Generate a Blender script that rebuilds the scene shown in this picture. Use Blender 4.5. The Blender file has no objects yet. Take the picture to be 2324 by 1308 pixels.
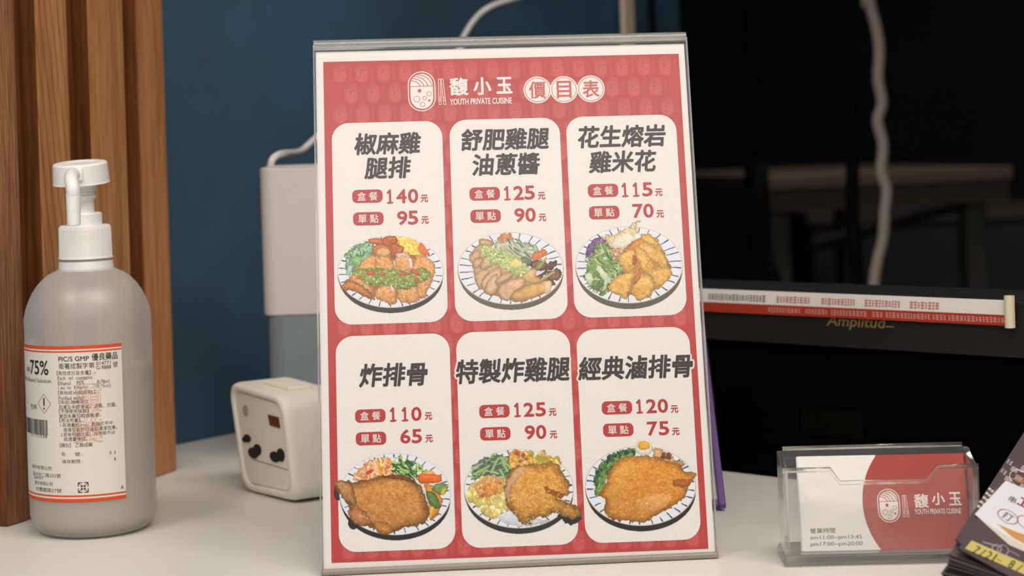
import bpy, math, random
import numpy as np
from mathutils import Vector, Matrix

random.seed(7)
S = bpy.context.scene
COL = S.collection

# ------------------------------------------------------------------ camera
F = 4500.0; PPX = 1162.0; PPY = 300.0; CH = 0.238          # focal length and optical axis in pixels, height above the counter
RHO = math.atan(0.032); CR, SR = math.cos(RHO), math.sin(RHO)
camd = bpy.data.cameras.new('camera')
cam = bpy.data.objects.new('camera', camd); COL.objects.link(cam)
cam.matrix_world = Matrix(((CR, SR, 0, 0), (0, 0, -1, 0), (-SR, CR, 0, CH), (0, 0, 0, 1)))
camd.sensor_width = 36.0; camd.lens = 36.0 * F / 2324
camd.shift_y = -(654 - PPY) / 2324
camd.clip_start = 0.05; camd.clip_end = 40
camd.dof.use_dof = True; camd.dof.focus_distance = 1.135; camd.dof.aperture_fstop = 8.4
S.camera = cam

# ------------------------------------------------------------------ world, lights, exposure
S.view_settings.view_transform = 'Standard'; S.view_settings.look = 'None'
S.view_settings.exposure = -0.06; S.view_settings.gamma = 1.0
W = bpy.data.worlds.new('world'); S.world = W; W.use_nodes = True
W.node_tree.nodes['Background'].inputs[0].default_value = (0.6, 0.75, 1.0, 1)
W.node_tree.nodes['Background'].inputs[1].default_value = 0.01

def area(name, loc, to, sx, sy, power, color):
    d = bpy.data.lights.new(name, 'AREA'); d.shape = 'RECTANGLE'; d.size = sx; d.size_y = sy
    d.energy = power; d.color = color
    o = bpy.data.objects.new(name, d); COL.objects.link(o); o.location = loc
    o.rotation_euler = (Vector(to) - Vector(loc)).to_track_quat('-Z', 'Y').to_euler()
    return o
area('counter_ceiling_light', (0.36, 0.40, 1.60), (0.10, 1.05, 0.0), 1.3, 0.8, 31, (1.0, 0.90, 0.80))
area('left_ceiling_light', (-0.85, 0.15, 1.60), (-0.1, 1.15, 0.0), 0.55, 0.40, 14, (1.0, 0.90, 0.80))  # ceiling light high on the left
area('front_fill_light', (0.50, -0.45, 1.60), (0.05, 1.05, 0.0), 0.55, 0.40, 2, (1.0, 0.90, 0.80))  # unseen fill, added in front to brighten the menu and upright things
area('menu_glare_light', (-0.2, -1.9, 1.62), (-0.2, -1.9, 0.0), 2.4, 1.6, 34, (1.0, 0.95, 0.90))  # unseen panel, added for the menu's glare and to fill the wall

area('kitchen_fill_light', (0.85, 2.70, 1.58), (0.7, 3.0, 0.0), 0.3, 0.3, 4.5, (1.0, 0.86, 0.72))  # unseen lamp, added to lift the table and cables out of the dark

# ------------------------------------------------------------------ helpers
def ray(px, py):
    dx, dy = (px - PPX) / F, (PPY - py) / F
    return np.array([CR * dx + SR * dy, 1.0, -SR * dx + CR * dy])
EYE = np.array([0, 0, CH])
def P(px, py, D): return EYE + D * ray(px, py)
def G(px, py, z=0.0):
    r = ray(px, py); return EYE + (z - CH) / r[2] * r
def lin(c):
    c = c / 255.0
    return c / 12.92 if c <= 0.04045 else ((c + 0.055) / 1.055) ** 2.4
def rgb(r, g, b): return (lin(r), lin(g), lin(b))
# albedo of a surface that reads (r,g,b) in the photograph under the warm light that turns the paper (236,225,214)
def alb(r, g, b):
    w = (lin(236), lin(225), lin(214)); p = (0.80, 0.79, 0.78)
    return tuple(min(0.9, lin(c) / w[i] * p[i]) for i, c in enumerate((r, g, b)))

def newmat(name):
    m = bpy.data.materials.new(name); m.use_nodes = True
    nt = m.node_tree
    for n in list(nt.nodes): nt.nodes.remove(n)
    return m, nt, nt.nodes.new('ShaderNodeOutputMaterial')
def N(nt, t, **kw):
    n = nt.nodes.new(t)
    for k, v in kw.items():
        if k in n.inputs: n.inputs[k].default_value = v
        else: setattr(n, k, v)
    return n
def c4(c): return (c[0], c[1], c[2], 1)
def mat(name, col, rough=0.5, var=0.06, scale=40.0, bump=0.0, metal=0.0, spec=0.5, sub=0.0, stretch=(1, 1, 1), coat=0.0):
    m, nt, out = newmat(name)
    b = N(nt, 'ShaderNodeBsdfPrincipled', Roughness=rough, Metallic=metal)
    b.inputs['Specular IOR Level'].default_value = spec
    b.inputs['Coat Weight'].default_value = coat
    if sub: b.inputs['Subsurface Weight'].default_value = sub; b.inputs['Subsurface Radius'].default_value = (.004, .003, .002)
    tc = N(nt, 'ShaderNodeTexCoord'); mp = N(nt, 'ShaderNodeMapping'); mp.inputs['Scale'].default_value = stretch
    no = N(nt, 'ShaderNodeTexNoise', Scale=scale, Detail=4.0)
    nt.links.new(tc.outputs['Object'], mp.inputs[0]); nt.links.new(mp.outputs[0], no.inputs['Vector'])
    mx = N(nt, 'ShaderNodeMix', data_type='RGBA')
    mx.inputs[6].default_value = c4([x * (1 - var) for x in col]); mx.inputs[7].default_value = c4([min(1, x * (1 + var)) for x in col])
    nt.links.new(no.outputs[0], mx.inputs[0]); nt.links.new(mx.outputs[2], b.inputs['Base Color'])
    if bump:
        bp = N(nt, 'ShaderNodeBump', Strength=bump, Distance=0.0005); nt.links.new(no.outputs[0], bp.inputs['Height']); nt.links.new(bp.outputs[0], b.inputs['Normal'])
    nt.links.new(b.outputs[0], out.inputs[0])
    return m
def ink(name, col, rough=0.6):
    m, nt, out = newmat(name)
    b = N(nt, 'ShaderNodeBsdfPrincipled', Roughness=rough); b.inputs['Base Color'].default_value = c4(col)
    b.inputs['Specular IOR Level'].default_value = 0.2
    no = N(nt, 'ShaderNodeTexNoise', Scale=1500.0, Detail=2.0); tc = N(nt, 'ShaderNodeTexCoord'); nt.links.new(tc.outputs['Object'], no.inputs['Vector'])
    mx = N(nt, 'ShaderNodeMix', data_type='RGBA'); mx.inputs[6].default_value = c4([x * .9 for x in col]); mx.inputs[7].default_value = c4([x * 1.1 for x in col])
    nt.links.new(no.outputs[0], mx.inputs[0]); nt.links.new(mx.outputs[2], b.inputs['Base Color'])
    nt.links.new(b.outputs[0], out.inputs[0]); return m
def clear(name, rough=0.06, tint=(1, 1, 1), ior=1.49, haze=0.0, hazecol=(.8, .8, .8)):
    """thin clear plastic sheet: passes light straight through, mirrors by fresnel"""
    m, nt, out = newmat(name)
    t = N(nt, 'ShaderNodeBsdfTransparent'); t.inputs[0].default_value = c4(tint)
    g = N(nt, 'ShaderNodeBsdfGlossy', Roughness=rough); f = N(nt, 'ShaderNodeFresnel', IOR=ior)
    # an ideal thin sheet: no total reflection on the way out
    ge = N(nt, 'ShaderNodeNewGeometry'); iv = N(nt, 'ShaderNodeMath', operation='SUBTRACT'); iv.inputs[0].default_value = 1; nt.links.new(ge.outputs['Backfacing'], iv.inputs[1])
    mu = N(nt, 'ShaderNodeMath', operation='MULTIPLY'); nt.links.new(f.outputs[0], mu.inputs[0]); nt.links.new(iv.outputs[0], mu.inputs[1])
    a = N(nt, 'ShaderNodeMixShader'); nt.links.new(mu.outputs[0], a.inputs[0]); nt.links.new(t.outputs[0], a.inputs[1]); nt.links.new(g.outputs[0], a.inputs[2])
    last = a
    if haze:
        d = N(nt, 'ShaderNodeBsdfDiffuse'); d.inputs[0].default_value = c4(hazecol)
        h = N(nt, 'ShaderNodeMixShader'); h.inputs[0].default_value = haze
        nt.links.new(a.outputs[0], h.inputs[1]); nt.links.new(d.outputs[0], h.inputs[2]); last = h
    no = N(nt, 'ShaderNodeTexNoise', Scale=60.0); bp = N(nt, 'ShaderNodeBump', Strength=0.05, Distance=0.0004)
    nt.links.new(no.outputs[0], bp.inputs['Height']); nt.links.new(bp.outputs[0], g.inputs['Normal'])
    nt.links.new(last.outputs[0], out.inputs[0]); return m
def glass(name, rough=0.02, tint=(.995, .995, .99), thin=.5, haze=0.0):
    m, nt, out = newmat(name)
    b = N(nt, 'ShaderNodeBsdfGlass', Roughness=rough, IOR=1.49); b.inputs[0].default_value = c4(tint)
    tp = N(nt, 'ShaderNodeBsdfTransparent'); tp.inputs[0].default_value = c4(tint); ms = N(nt, 'ShaderNodeMixShader'); ms.inputs[0].default_value = thin
    no = N(nt, 'ShaderNodeTexNoise', Scale=50.0); bp = N(nt, 'ShaderNodeBump', Strength=0.06, Distance=0.0005)
    nt.links.new(no.outputs[0], bp.inputs['Height']); nt.links.new(bp.outputs[0], b.inputs['Normal'])
    nt.links.new(b.outputs[0], ms.inputs[1]); nt.links.new(tp.outputs[0], ms.inputs[2])
    df = N(nt, 'ShaderNodeBsdfDiffuse'); df.inputs[0].default_value = (.85, .84, .8, 1); hz_ = N(nt, 'ShaderNodeMixShader'); hz_.inputs[0].default_value = haze
    nt.links.new(ms.outputs[0], hz_.inputs[1]); nt.links.new(df.outputs[0], hz_.inputs[2]); nt.links.new(hz_.outputs[0], out.inputs[0]); return m
def wood(name, light, dark, scale=1.0, seed=0.0, cath=0.0):
    m, nt, out = newmat(name)
    b = N(nt, 'ShaderNodeBsdfPrincipled', Roughness=0.55); b.inputs['Specular IOR Level'].default_value = 0.3
    tc = N(nt, 'ShaderNodeTexCoord'); mp = N(nt, 'ShaderNodeMapping'); mp.inputs['Location'].default_value = (seed, seed * 1.7, seed * .6)
    mp.inputs['Scale'].default_value = (1, 1, 0.05)
    mp.inputs['Rotation'].default_value = (0, 0, 0)
    nt.links.new(tc.outputs['Object'], mp.inputs[0])
    n1 = N(nt, 'ShaderNodeTexNoise', Scale=420.0 * scale, Detail=6.0, Roughness=0.7); nt.links.new(mp.outputs[0], n1.inputs['Vector'])
    n2 = N(nt, 'ShaderNodeTexNoise', Scale=60.0, Detail=2.0); nt.links.new(mp.outputs[0], n2.inputs['Vector'])
    wv = N(nt, 'ShaderNodeTexWave', Scale=50.0 if cath else 120.0, Distortion=3.2 if cath else 4.0, Detail=2.0); wv.inputs['Detail Scale'].default_value = .35; wv.wave_profile = 'SIN'; wv.bands_direction = 'Y'
    mp2 = N(nt, 'ShaderNodeMapping'); mp2.inputs['Location'].default_value = (seed * 2, seed, seed); mp2.inputs['Scale'].default_value = (1, 1, .5 if cath else .08); mp2.inputs['Rotation'].default_value = (-.22 if cath else 0.0, 0, 0)
    nt.links.new(tc.outputs['Object'], mp2.inputs[0]); nt.links.new(mp2.outputs[0], wv.inputs['Vector'])
    r1 = N(nt, 'ShaderNodeValToRGB'); r1.color_ramp.elements[0].position = .3; r1.color_ramp.elements[1].position = .72
    r1.color_ramp.elements[0].color = c4(dark); r1.color_ramp.elements[1].color = c4(light)
    nt.links.new(n1.outputs[0], r1.inputs[0])
    rw = N(nt, 'ShaderNodeValToRGB'); rw.color_ramp.elements[0].position = .0; rw.color_ramp.elements[1].position = .16 if cath else .4
    rw.color_ramp.elements[0].color = (.5, .42, .36, 1); rw.color_ramp.elements[1].color = (1, 1, 1, 1)
    nt.links.new(wv.outputs[0], rw.inputs[0])
    mu = N(nt, 'ShaderNodeMix', data_type='RGBA', blend_type='MULTIPLY'); mu.inputs[0].default_value = 0.8 if cath else 0.45
    nt.links.new(r1.outputs[0], mu.inputs[6]); nt.links.new(rw.outputs[0], mu.inputs[7])
    m2 = N(nt, 'ShaderNodeMix', data_type='RGBA', blend_type='MULTIPLY'); m2.inputs[0].default_value = 0.6
    r3 = N(nt, 'ShaderNodeValToRGB'); r3.color_ramp.elements[0].color = (.6, .55, .5, 1); r3.color_ramp.elements[0].position = .35; r3.color_ramp.elements[1].position = .6
    nt.links.new(n2.outputs[0], r3.inputs[0]); nt.links.new(mu.outputs[2], m2.inputs[6]); nt.links.new(r3.outputs[0], m2.inputs[7])
    nt.links.new(m2.outputs[2], b.inputs['Base Color'])
    bp = N(nt, 'ShaderNodeBump', Strength=0.35, Distance=0.0004); nt.links.new(n1.outputs[0], bp.inputs['Height']); nt.links.new(bp.outputs[0], b.inputs['Normal'])
    nt.links.new(b.outputs[0], out.inputs[0]); return m

def base(o): return np.array(o['_b'])if '_b' in o else np.zeros(3)
BASE = {}
def mesh(name, verts, faces, mats, parent=None, smooth=False, mi=None, bevel=0, seg=2):
    """verts in world metres; links ONE mesh object, its origin at its thing's base"""
    off = BASE.get(parent.name, np.zeros(3)) if parent else np.zeros(3)
    v = np.asarray(verts, float)
    me = bpy.data.meshes.new(name); me.from_pydata([tuple(q) for q in (v - off)], [], faces); me.update()
    if not isinstance(mats, (list, tuple)): mats = [mats]
    for m in mats: me.materials.append(m)
    if mi is not None: me.polygons.foreach_set('material_index', mi)
    if smooth: me.polygons.foreach_set('use_smooth', [True] * len(me.polygons))
    o = bpy.data.objects.new(name, me); COL.objects.link(o)
    if parent: o.parent = parent; BASE[o.name] = off
    if bevel:
        b = o.modifiers.new('bevel', 'BEVEL'); b.width = bevel; b.segments = seg; b.limit_method = 'ANGLE'; b.angle_limit = math.radians(35)
        me.polygons.foreach_set('use_smooth', [True] * len(me.polygons))
        w = o.modifiers.new('wn', 'WEIGHTED_NORMAL'); w.keep_sharp = False
    return o
def tag(o, label=None, cat=None, group=None, kind=None):
    if label: o['label'] = label
    if cat: o['category'] = cat
    if group: o['group'] = group
    if kind: o['kind'] = kind
    return o
def thing(name, label, cat, loc, group=None):
    o = bpy.data.objects.new(name, None); COL.objects.link(o); o.location = tuple(loc); o.empty_display_size = .02
    BASE[o.name] = np.array(loc, float); return tag(o, label, cat, group)

def prism(poly, a, b):
    """poly: list of 3D points, extruded by the vector b (a = offset)"""
    n = len(poly); v = [np.asarray(p) + a for p in poly] + [np.asarray(p) + a + b for p in poly]
    f = [list(range(n))[::-1], list(range(n, 2 * n))] + [[i, (i + 1) % n, n + (i + 1) % n, n + i] for i in range(n)]
    return v, f
def boxv(c0, e1, e2, e3):
    c0, e1, e2, e3 = map(lambda q: np.asarray(q, float), (c0, e1, e2, e3))
    return prism([c0, c0 + e1, c0 + e1 + e2, c0 + e2], 0, e3)
def join(*vf):
    V, Fs = [], []
    for v, f in vf:
        k = len(V); V += list(v); Fs += [[i + k for i in q] for q in f]
    return V, Fs
def rrect(w, h, r, n=6):
    out = []
    for cx, cy, a0 in ((w / 2 - r, h / 2 - r, 0), (-w / 2 + r, h / 2 - r, 90), (-w / 2 + r, -h / 2 + r, 180), (w / 2 - r, -h / 2 + r, 270)):
        for i in range(n + 1):
            a = math.radians(a0 + 90 * i / n); out.append((cx + r * math.cos(a), cy + r * math.sin(a)))
    return out
def lathe(prof, c, n=64, axis=None, closed=False):
    """prof: (r, z) list; c: base centre; axis optional 3x3 (columns x,y,z)"""
    V, Fs = [], []
    A = np.eye(3) if axis is None else axis
    for r, z in prof:
        for i in range(n):
            a = 2 * math.pi * i / n; V.append(np.asarray(c) + A @ np.array([r * math.cos(a), r * math.sin(a), z]))
    m = len(prof)
    for j in range(m - 1 if not closed else m):
        k = (j + 1) % m
        for i in range(n): Fs.append([j * n + i, j * n + (i + 1) % n, k * n + (i + 1) % n, k * n + i])
    if not closed:
        if prof[0][0] > 1e-6: Fs.append([i for i in range(n)][::-1])
        if prof[-1][0] > 1e-6: Fs.append([(m - 1) * n + i for i in range(n)])
    return V, Fs
def tube(path, rad, n=12, flat=1.0):
    p = [np.asarray(q, float) for q in path]; V, Fs = [], []
    up = np.array([0.3, -1, 0.2]); up /= np.linalg.norm(up)
    rad = [rad] * len(p) if not hasattr(rad, '__len__') else rad
    for i, q in enumerate(p):
        t = p[min(i + 1, len(p) - 1)] - p[max(i - 1, 0)]; t /= np.linalg.norm(t)
        x = np.cross(t, up); x /= np.linalg.norm(x); y = np.cross(t, x); up = y if np.dot(y, up) > 0 else -y
        y = up
        for k in range(n):
            a = 2 * math.pi * k / n; V.append(q + rad[i] * (math.cos(a) * x + flat * math.sin(a) * y))
    for i in range(len(p) - 1):
        for k in range(n): Fs.append([i * n + k, i * n + (k + 1) % n, (i + 1) * n + (k + 1) % n, (i + 1) * n + k])
    Fs.append(list(range(n))[::-1]); Fs.append([(len(p) - 1) * n + k for k in range(n)])
    return V, Fs
def spline(pts, m=8):
    p = [np.asarray(q, float) for q in pts]; p = [2 * p[0] - p[1]] + p + [2 * p[-1] - p[-2]]; out = []
    for i in range(1, len(p) - 2):
        for k in range(m):
            t = k / m; a, b, c, d = p[i - 1:i + 3]
            out.append(.5 * (2 * b + (c - a) * t + (2 * a - 5 * b + 4 * c - d) * t * t + (3 * b - a - 3 * c + d) * t ** 3))
    out.append(p[-2]); return out

# ------------------------------------------------------------------ flat print: 2D shapes laid on a surface
GC = {}
def glyphs(s, res=3):
    if s in GC: return GC[s]
    c = bpy.data.curves.new('print', 'FONT'); c.body = s; c.resolution_u = res; c.fill_mode = 'FRONT'
    o = bpy.data.objects.new('print', c); COL.objects.link(o)
    dg = bpy.context.evaluated_depsgraph_get(); m = bpy.data.meshes.new_from_object(o.evaluated_get(dg))
    v = np.array([q.co[:2] for q in m.vertices], float); f = [list(p.vertices) for p in m.polygons]
    cnt = {}
    for p in m.polygons:
        for k in p.edge_keys: cnt[k] = cnt.get(k, 0) + 1
    e = [k for k, n in cnt.items() if n == 1]
    bpy.data.objects.remove(o); bpy.data.curves.remove(c); bpy.data.meshes.remove(m)
    GC[s] = (v, f, e); return GC[s]
class Print:
    def __init__(s): s.c = 0; s.v = []; s.l = []; s.f = []; s.m = []; s.mats = []
    def add(s, pts, faces, m, layer, top=False):
        if m not in s.mats: s.mats.append(m)
        k = len(s.v); s.v += [tuple(p) for p in pts]; s.c = (s.c + 9) % 23; s.l += [layer + (.86 if top else s.c * .036)] * len(pts)
        s.f += [[i + k for i in q] for q in faces]; s.m += [s.mats.index(m)] * len(faces)
    def poly(s, pts, m, layer=1): s.add(pts, [list(range(len(pts)))], m, layer)
    def strip(s, x0, x1, y0, y1, m, layer=1, n=1):
        xs = np.linspace(x0, x1, n + 1); p = [(x, y0) for x in xs] + [(x, y1) for x in xs]
        s.add(p, [[i, i + 1, n + 2 + i, n + 1 + i] for i in range(n)], m, layer)
    def ell(s, cx, cy, rx, ry, m, layer=1, n=32):
        s.poly([(cx + rx * math.cos(2 * math.pi * i / n), cy + ry * math.sin(2 * math.pi * i / n)) for i in range(n)], m, layer)
    def stroke(s, pts, w, m, layer=1, closed=False, caps=True):
        n = len(pts); pts = [np.array(p, float) for p in pts]
        for i in range(n if closed else n - 1):
            a, b = pts[i], pts[(i + 1) % n]; d = b - a; L = np.hypot(*d)
            if L < 1e-9: continue
            q = np.array([-d[1], d[0]]) / L * w / 2; s.add([a + q, a - q, b - q, b + q], [[0, 1, 2, 3]], m, layer)
        if caps:
            for p in pts: s.add([(p[0] + w / 2 * math.cos(k * math.pi / 4), p[1] + w / 2 * math.sin(k * math.pi / 4)) for k in range(8)], [list(range(8))], m, layer)
    def ring(s, cx, cy, rx, ry, w, m, layer=1, n=28):
        V = [(cx + (rx + d) * math.cos(2 * math.pi * i / n), cy + (ry + d) * math.sin(2 * math.pi * i / n)) for d in (-w / 2, w / 2) for i in range(n)]
        s.add(V, [[i, (i + 1) % n, n + (i + 1) % n, n + i] for i in range(n)], m, layer)
    def text(s, t, cx, cy, w, h, m, layer=1, bold=0.0, shear=0.0, fill=True, ang=0.0, outline=0.0):
        """fit the words into a box w by h centred at cx,cy"""
        v, f, e = glyphs(t)
        lo, hi = v.min(0), v.max(0); q = (v - (lo + hi) / 2)
        ww, hh = w - bold - abs(shear) * h, h - bold
        q = q * np.array([ww / max(hi[0] - lo[0], 1e-6), hh / max(hi[1] - lo[1], 1e-6)])
        q[:, 0] += q[:, 1] * shear
        if ang: ca, sa = math.cos(ang), math.sin(ang); q = q @ np.array([[ca, sa], [-sa, ca]])
        q = q + np.array([cx, cy])
        if fill: s.add(q, f, m, layer, True)
        b = bold or outline
        if b:
            used = set()
            for i, j in e:
                a, c = q[i], q[j]; d = c - a; L = np.hypot(*d)
                if L < 1e-9: continue
                nn = np.array([-d[1], d[0]]) / L * b / 2
                s.add([a + nn, a - nn, c - nn, c + nn], [[0, 1, 2, 3]], m, layer); used.add(i); used.add(j)
            if bold:
                for i in used:
                    p = q[i]; s.add([(p[0] + b / 2 * math.cos(k * math.pi / 4), p[1] + b / 2 * math.sin(k * math.pi / 4)) for k in range(8)], [list(range(8))], m, layer)
    def build(s, name, surf, parent):
        V = [surf(p[0], p[1], l) for p, l in zip(s.v, s.l)]
        return mesh(name, V, s.f, s.mats, parent, mi=s.m)

class Plane:
    def __init__(s, o, u, v):
        s.o = np.asarray(o, float); s.u = np.asarray(u, float); s.v = np.asarray(v, float)
        s.u /= np.linalg.norm(s.u); s.v /= np.linalg.norm(s.v)
        n = np.cross(s.u, s.v); s.n = n / np.linalg.norm(n)
        s.step = 4e-5
    def __call__(s, x, y, layer=0): return s.o + s.u * x + s.v * y + s.n * layer * s.step
    def at(s, px, py):
        r = ray(px, py); t = ((s.o - EYE) @ s.n) / (r @ s.n); p = EYE + t * r - s.o
        M = np.array([s.u, s.v]); return np.linalg.solve(M @ M.T, M @ p)
    def size(s, px, py, w, h, k=0.028):
        a, b = s.at(px - w / 2, py + k * w / 2), s.at(px + w / 2, py - k * w / 2)
        c, d = s.at(px - k * h / 2, py - h / 2), s.at(px + k * h / 2, py + h / 2)
        return np.hypot(*(b - a)), np.hypot(*(d - c))

# the emblem: round-ended bowl with egg and noodles, and a pair of chopsticks (drawn in a 400 x 450 field, y down)
def emblem(pr, cx, cy, k, white, red, layer, sticks=True, simple=False):
    T = lambda x, y: (cx + (x - 180) * k, cy - (y - 326) * k)
    def caps(x0, x1, y0, y1, n=12):
        r = (x1 - x0) / 2; cxx = (x0 + x1) / 2; o = []
        for i in range(n + 1): a = math.pi * i / n; o.append(T(cxx + r * math.cos(a), y0 + r - r * math.sin(a)))
        for i in range(n + 1): a = math.pi * i / n; o.append(T(cxx - r * math.cos(a), y1 - r + r * math.sin(a)))
        return o
    pr.stroke(caps(38, 323, 110, 543), 11 * k, white, layer, closed=True)
    pr.poly(caps(60, 302, 132, 521), white, layer)
    def q(a, b, c, n=8):
        return [T(*((1 - t) ** 2 * np.array(a) + 2 * t * (1 - t) * np.array(b) + t * t * np.array(c))) for t in np.linspace(0, 1, n)]
    pr.stroke([T(60, 272), T(302, 270)], 7 * k, red, layer + 1)
    for a, b, c in (((62, 210), (140, 205), (165, 270)), ((78, 182), (175, 185), (208, 270)), ((98, 160), (215, 162), (250, 270)), ((135, 143), (262, 150), (292, 262))):
        pr.stroke(q(a, b, c), 8 * k, red, layer + 1)
    pr.ell(*T(157, 320), 21 * k, 21 * k, red, layer + 1, 16)
    if not simple:
        for x, y, r in ((127, 412, 33), (258, 357, 24), (210, 403, 19), (186, 473, 25)): pr.ring(*T(x, y), r * k, r * k, 5.5 * k, red, layer + 1)
        pr.ell(*T(258, 430), 13 * k, 13 * k, red, layer + 1, 12)
    else:
        for x, y, r in ((127, 412, 33), (245, 380, 24)): pr.ring(*T(x, y), r * k, r * k, 6 * k, red, layer + 1, 12)
    if sticks:
        for xa, xb in ((374, 374), (402, 424)):
            pr.stroke([T(xa - 10, 195), T(xb - 12, 478), T(xb + 12, 478), T(xa + 10, 195)], 6 * k, white, layer, closed=True)
            for yy in (400, 420, 440): pr.stroke([T(xb - 11, yy), T(xb + 11, yy)], 6 * k, white, layer)

# ------------------------------------------------------------------ painted dish photographs (generated print, one colour per vertex)
RNG = np.random.RandomState(5)
class Canvas:
    def __init__(s, x0, y0, x1, y1, tr, step=0.85):
        s.xs = np.arange(x0, x1 + step, step); s.ys = np.arange(y0, y1 + step, step)
        s.X, s.Y = np.meshgrid(s.xs, s.ys); s.C = np.zeros(s.X.shape + (3,)); s.A = np.zeros(s.X.shape); s.tr = tr; s.step = step
        s.w1 = s.fbm(7) - .5; s.w2 = s.fbm(7) - .5; s.f1 = s.fbm(3, 2); s.f2 = s.fbm(9, 3); s.f3 = s.fbm(2, 1)
    def fbm(s, sc, octs=3):
        h, w = s.X.shape; out = np.zeros((h, w)); tot = 0
        for o in range(octs):
            q = max(sc / s.step / 2 ** o, 1.0); gh, gw = int(h / q) + 3, int(w / q) + 3
            g = RNG.rand(gh, gw); yi = np.arange(h) / q; xi = np.arange(w) / q
            y0 = yi.astype(int); x0 = xi.astype(int); fy = (yi - y0)[:, None]; fx = (xi - x0)[None]
            fy = fy * fy * (3 - 2 * fy); fx = fx * fx * (3 - 2 * fx)
            v = (g[y0][:, x0] * (1 - fy) + g[y0 + 1][:, x0] * fy) * (1 - fx) + (g[y0][:, x0 + 1] * (1 - fy) + g[y0 + 1][:, x0 + 1] * fy) * fx
            out += v / 1.7 ** o; tot += 1 / 1.7 ** o
        out /= tot; return np.clip((out - .5) * 1.6 + .5, 0, 1)
    def comp(s, a, col, sl=None, solid=True):
        sl = sl or (slice(None), slice(None)); a3 = a[..., None]
        s.C[sl] = s.C[sl] * (1 - a3) + col * a3
        s.A[sl] = np.maximum(s.A[sl], a) if solid else s.A[sl]
    def bb(s, x0, y0, x1, y1, pad=4):
        i0, i1 = np.searchsorted(s.xs, (x0 - pad, x1 + pad)); j0, j1 = np.searchsorted(s.ys, (y0 - pad, y1 + pad))
        return (slice(j0, max(j1, j0 + 1)), slice(i0, max(i1, i0 + 1)))
    def dist(s, pts, warp, sl):
        X = s.X[sl] + s.w1[sl] * warp; Y = s.Y[sl] + s.w2[sl] * warp
        d = np.full(X.shape, 1e9); ins = np.zeros(X.shape, bool); n = len(pts)
        for i in range(n):
            ax, ay = pts[i]; bx, by = pts[(i + 1) % n]; ex, ey = bx - ax, by - ay
            t = np.clip(((X - ax) * ex + (Y - ay) * ey) / (ex * ex + ey * ey + 1e-9), 0, 1)
            d = np.minimum(d, np.hypot(X - ax - t * ex, Y - ay - t * ey))
            if ay != by: ins ^= ((ay > Y) != (by > Y)) & (X < ex * (Y - ay) / (by - ay) + ax)
        return np.where(ins, d, -d)
    def blob(s, pts, c1, c2, warp=3, edge=6, dark=.35, hl=0.0, smooth=True, light=None, tex=.5):
        pts = [s.tr(*p) for p in pts]
        if smooth: pts = [tuple(q) for q in spline([np.array(p) for p in pts + [pts[0]]], 5)[:-1]]
        a = np.array(pts); sl = s.bb(a[:, 0].min(), a[:, 1].min(), a[:, 0].max(), a[:, 1].max(), 6)
        d = s.dist(pts, warp, sl); al = np.clip(d / .9 + .5, 0, 1)
        t = np.clip((s.f2[sl] * (1 - tex) + s.f1[sl] * tex - .5) * 1.5 + .5, 0, 1)[..., None]
        col = np.array(c1) * (1 - t) + np.array(c2) * t
        sh = np.clip(d / edge, 0, 1); sh = 1 - dark * (1 - sh) ** 1.5
        # photographed light from the upper left
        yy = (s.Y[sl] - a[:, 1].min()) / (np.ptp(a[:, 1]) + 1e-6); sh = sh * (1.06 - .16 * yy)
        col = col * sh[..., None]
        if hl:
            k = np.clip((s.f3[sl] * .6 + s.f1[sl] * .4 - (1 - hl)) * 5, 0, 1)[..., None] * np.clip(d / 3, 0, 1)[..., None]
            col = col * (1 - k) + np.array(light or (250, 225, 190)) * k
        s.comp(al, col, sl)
    def ell(s, cx, cy, rx, ry, c, feather=.9, ring=None, ang=0):
        cx, cy = s.tr(cx, cy); k = s.tr.k; rx *= k; ry *= k
        sl = s.bb(cx - rx - 6, cy - rx - 6, cx + rx + 6, cy + rx + 6)
        X = s.X[sl] - cx; Y = s.Y[sl] - cy; ca, sa = math.cos(ang), math.sin(ang); X, Y = X * ca + Y * sa, -X * sa + Y * ca
        r = np.hypot(X / rx, Y / ry); d = (1 - r) * min(rx, ry) * (1 if ring is None else 1)
        if ring: d = ring * k / 2 - abs(d)
        s.comp(np.clip(d / feather + .5, 0, 1), np.broadcast_to(np.array(c, float), X.shape + (3,)), sl)
    def line(s, a, b, w, c, w2=None):
        ax, ay = s.tr(*a); bx, by = s.tr(*b); w *= s.tr.k; w2 = w if w2 is None else w2 * s.tr.k
        sl = s.bb(min(ax, bx) - w, min(ay, by) - w, max(ax, bx) + w, max(ay, by) + w)
        X, Y = s.X[sl] + s.w1[sl] * 1.5, s.Y[sl] + s.w2[sl] * 1.5; ex, ey = bx - ax, by - ay
        t = np.clip(((X - ax) * ex + (Y - ay) * ey) / (ex * ex + ey * ey + 1e-9), 0, 1)
        d = (w * (1 - t) + w2 * t) / 2 - np.hypot(X - ax - t * ex, Y - ay - t * ey)
        s.comp(np.clip(d / .9 + .5, 0, 1), np.broadcast_to(np.array(c, float), X.shape + (3,)), sl)
    def inside(s, poly, n):
        a = np.array(poly, float); out = []
        while len(out) < n:
            x = RNG.uniform(a[:, 0].min(), a[:, 0].max()); y = RNG.uniform(a[:, 1].min(), a[:, 1].max()); c = False
            for i in range(len(a)):
                (ax, ay), (bx, by) = a[i], a[(i + 1) % len(a)]
                if (ay > y) != (by > y) and x < (bx - ax) * (y - ay) / (by - ay) + ax: c = not c
            if c: out.append((x, y))
        return out
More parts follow.
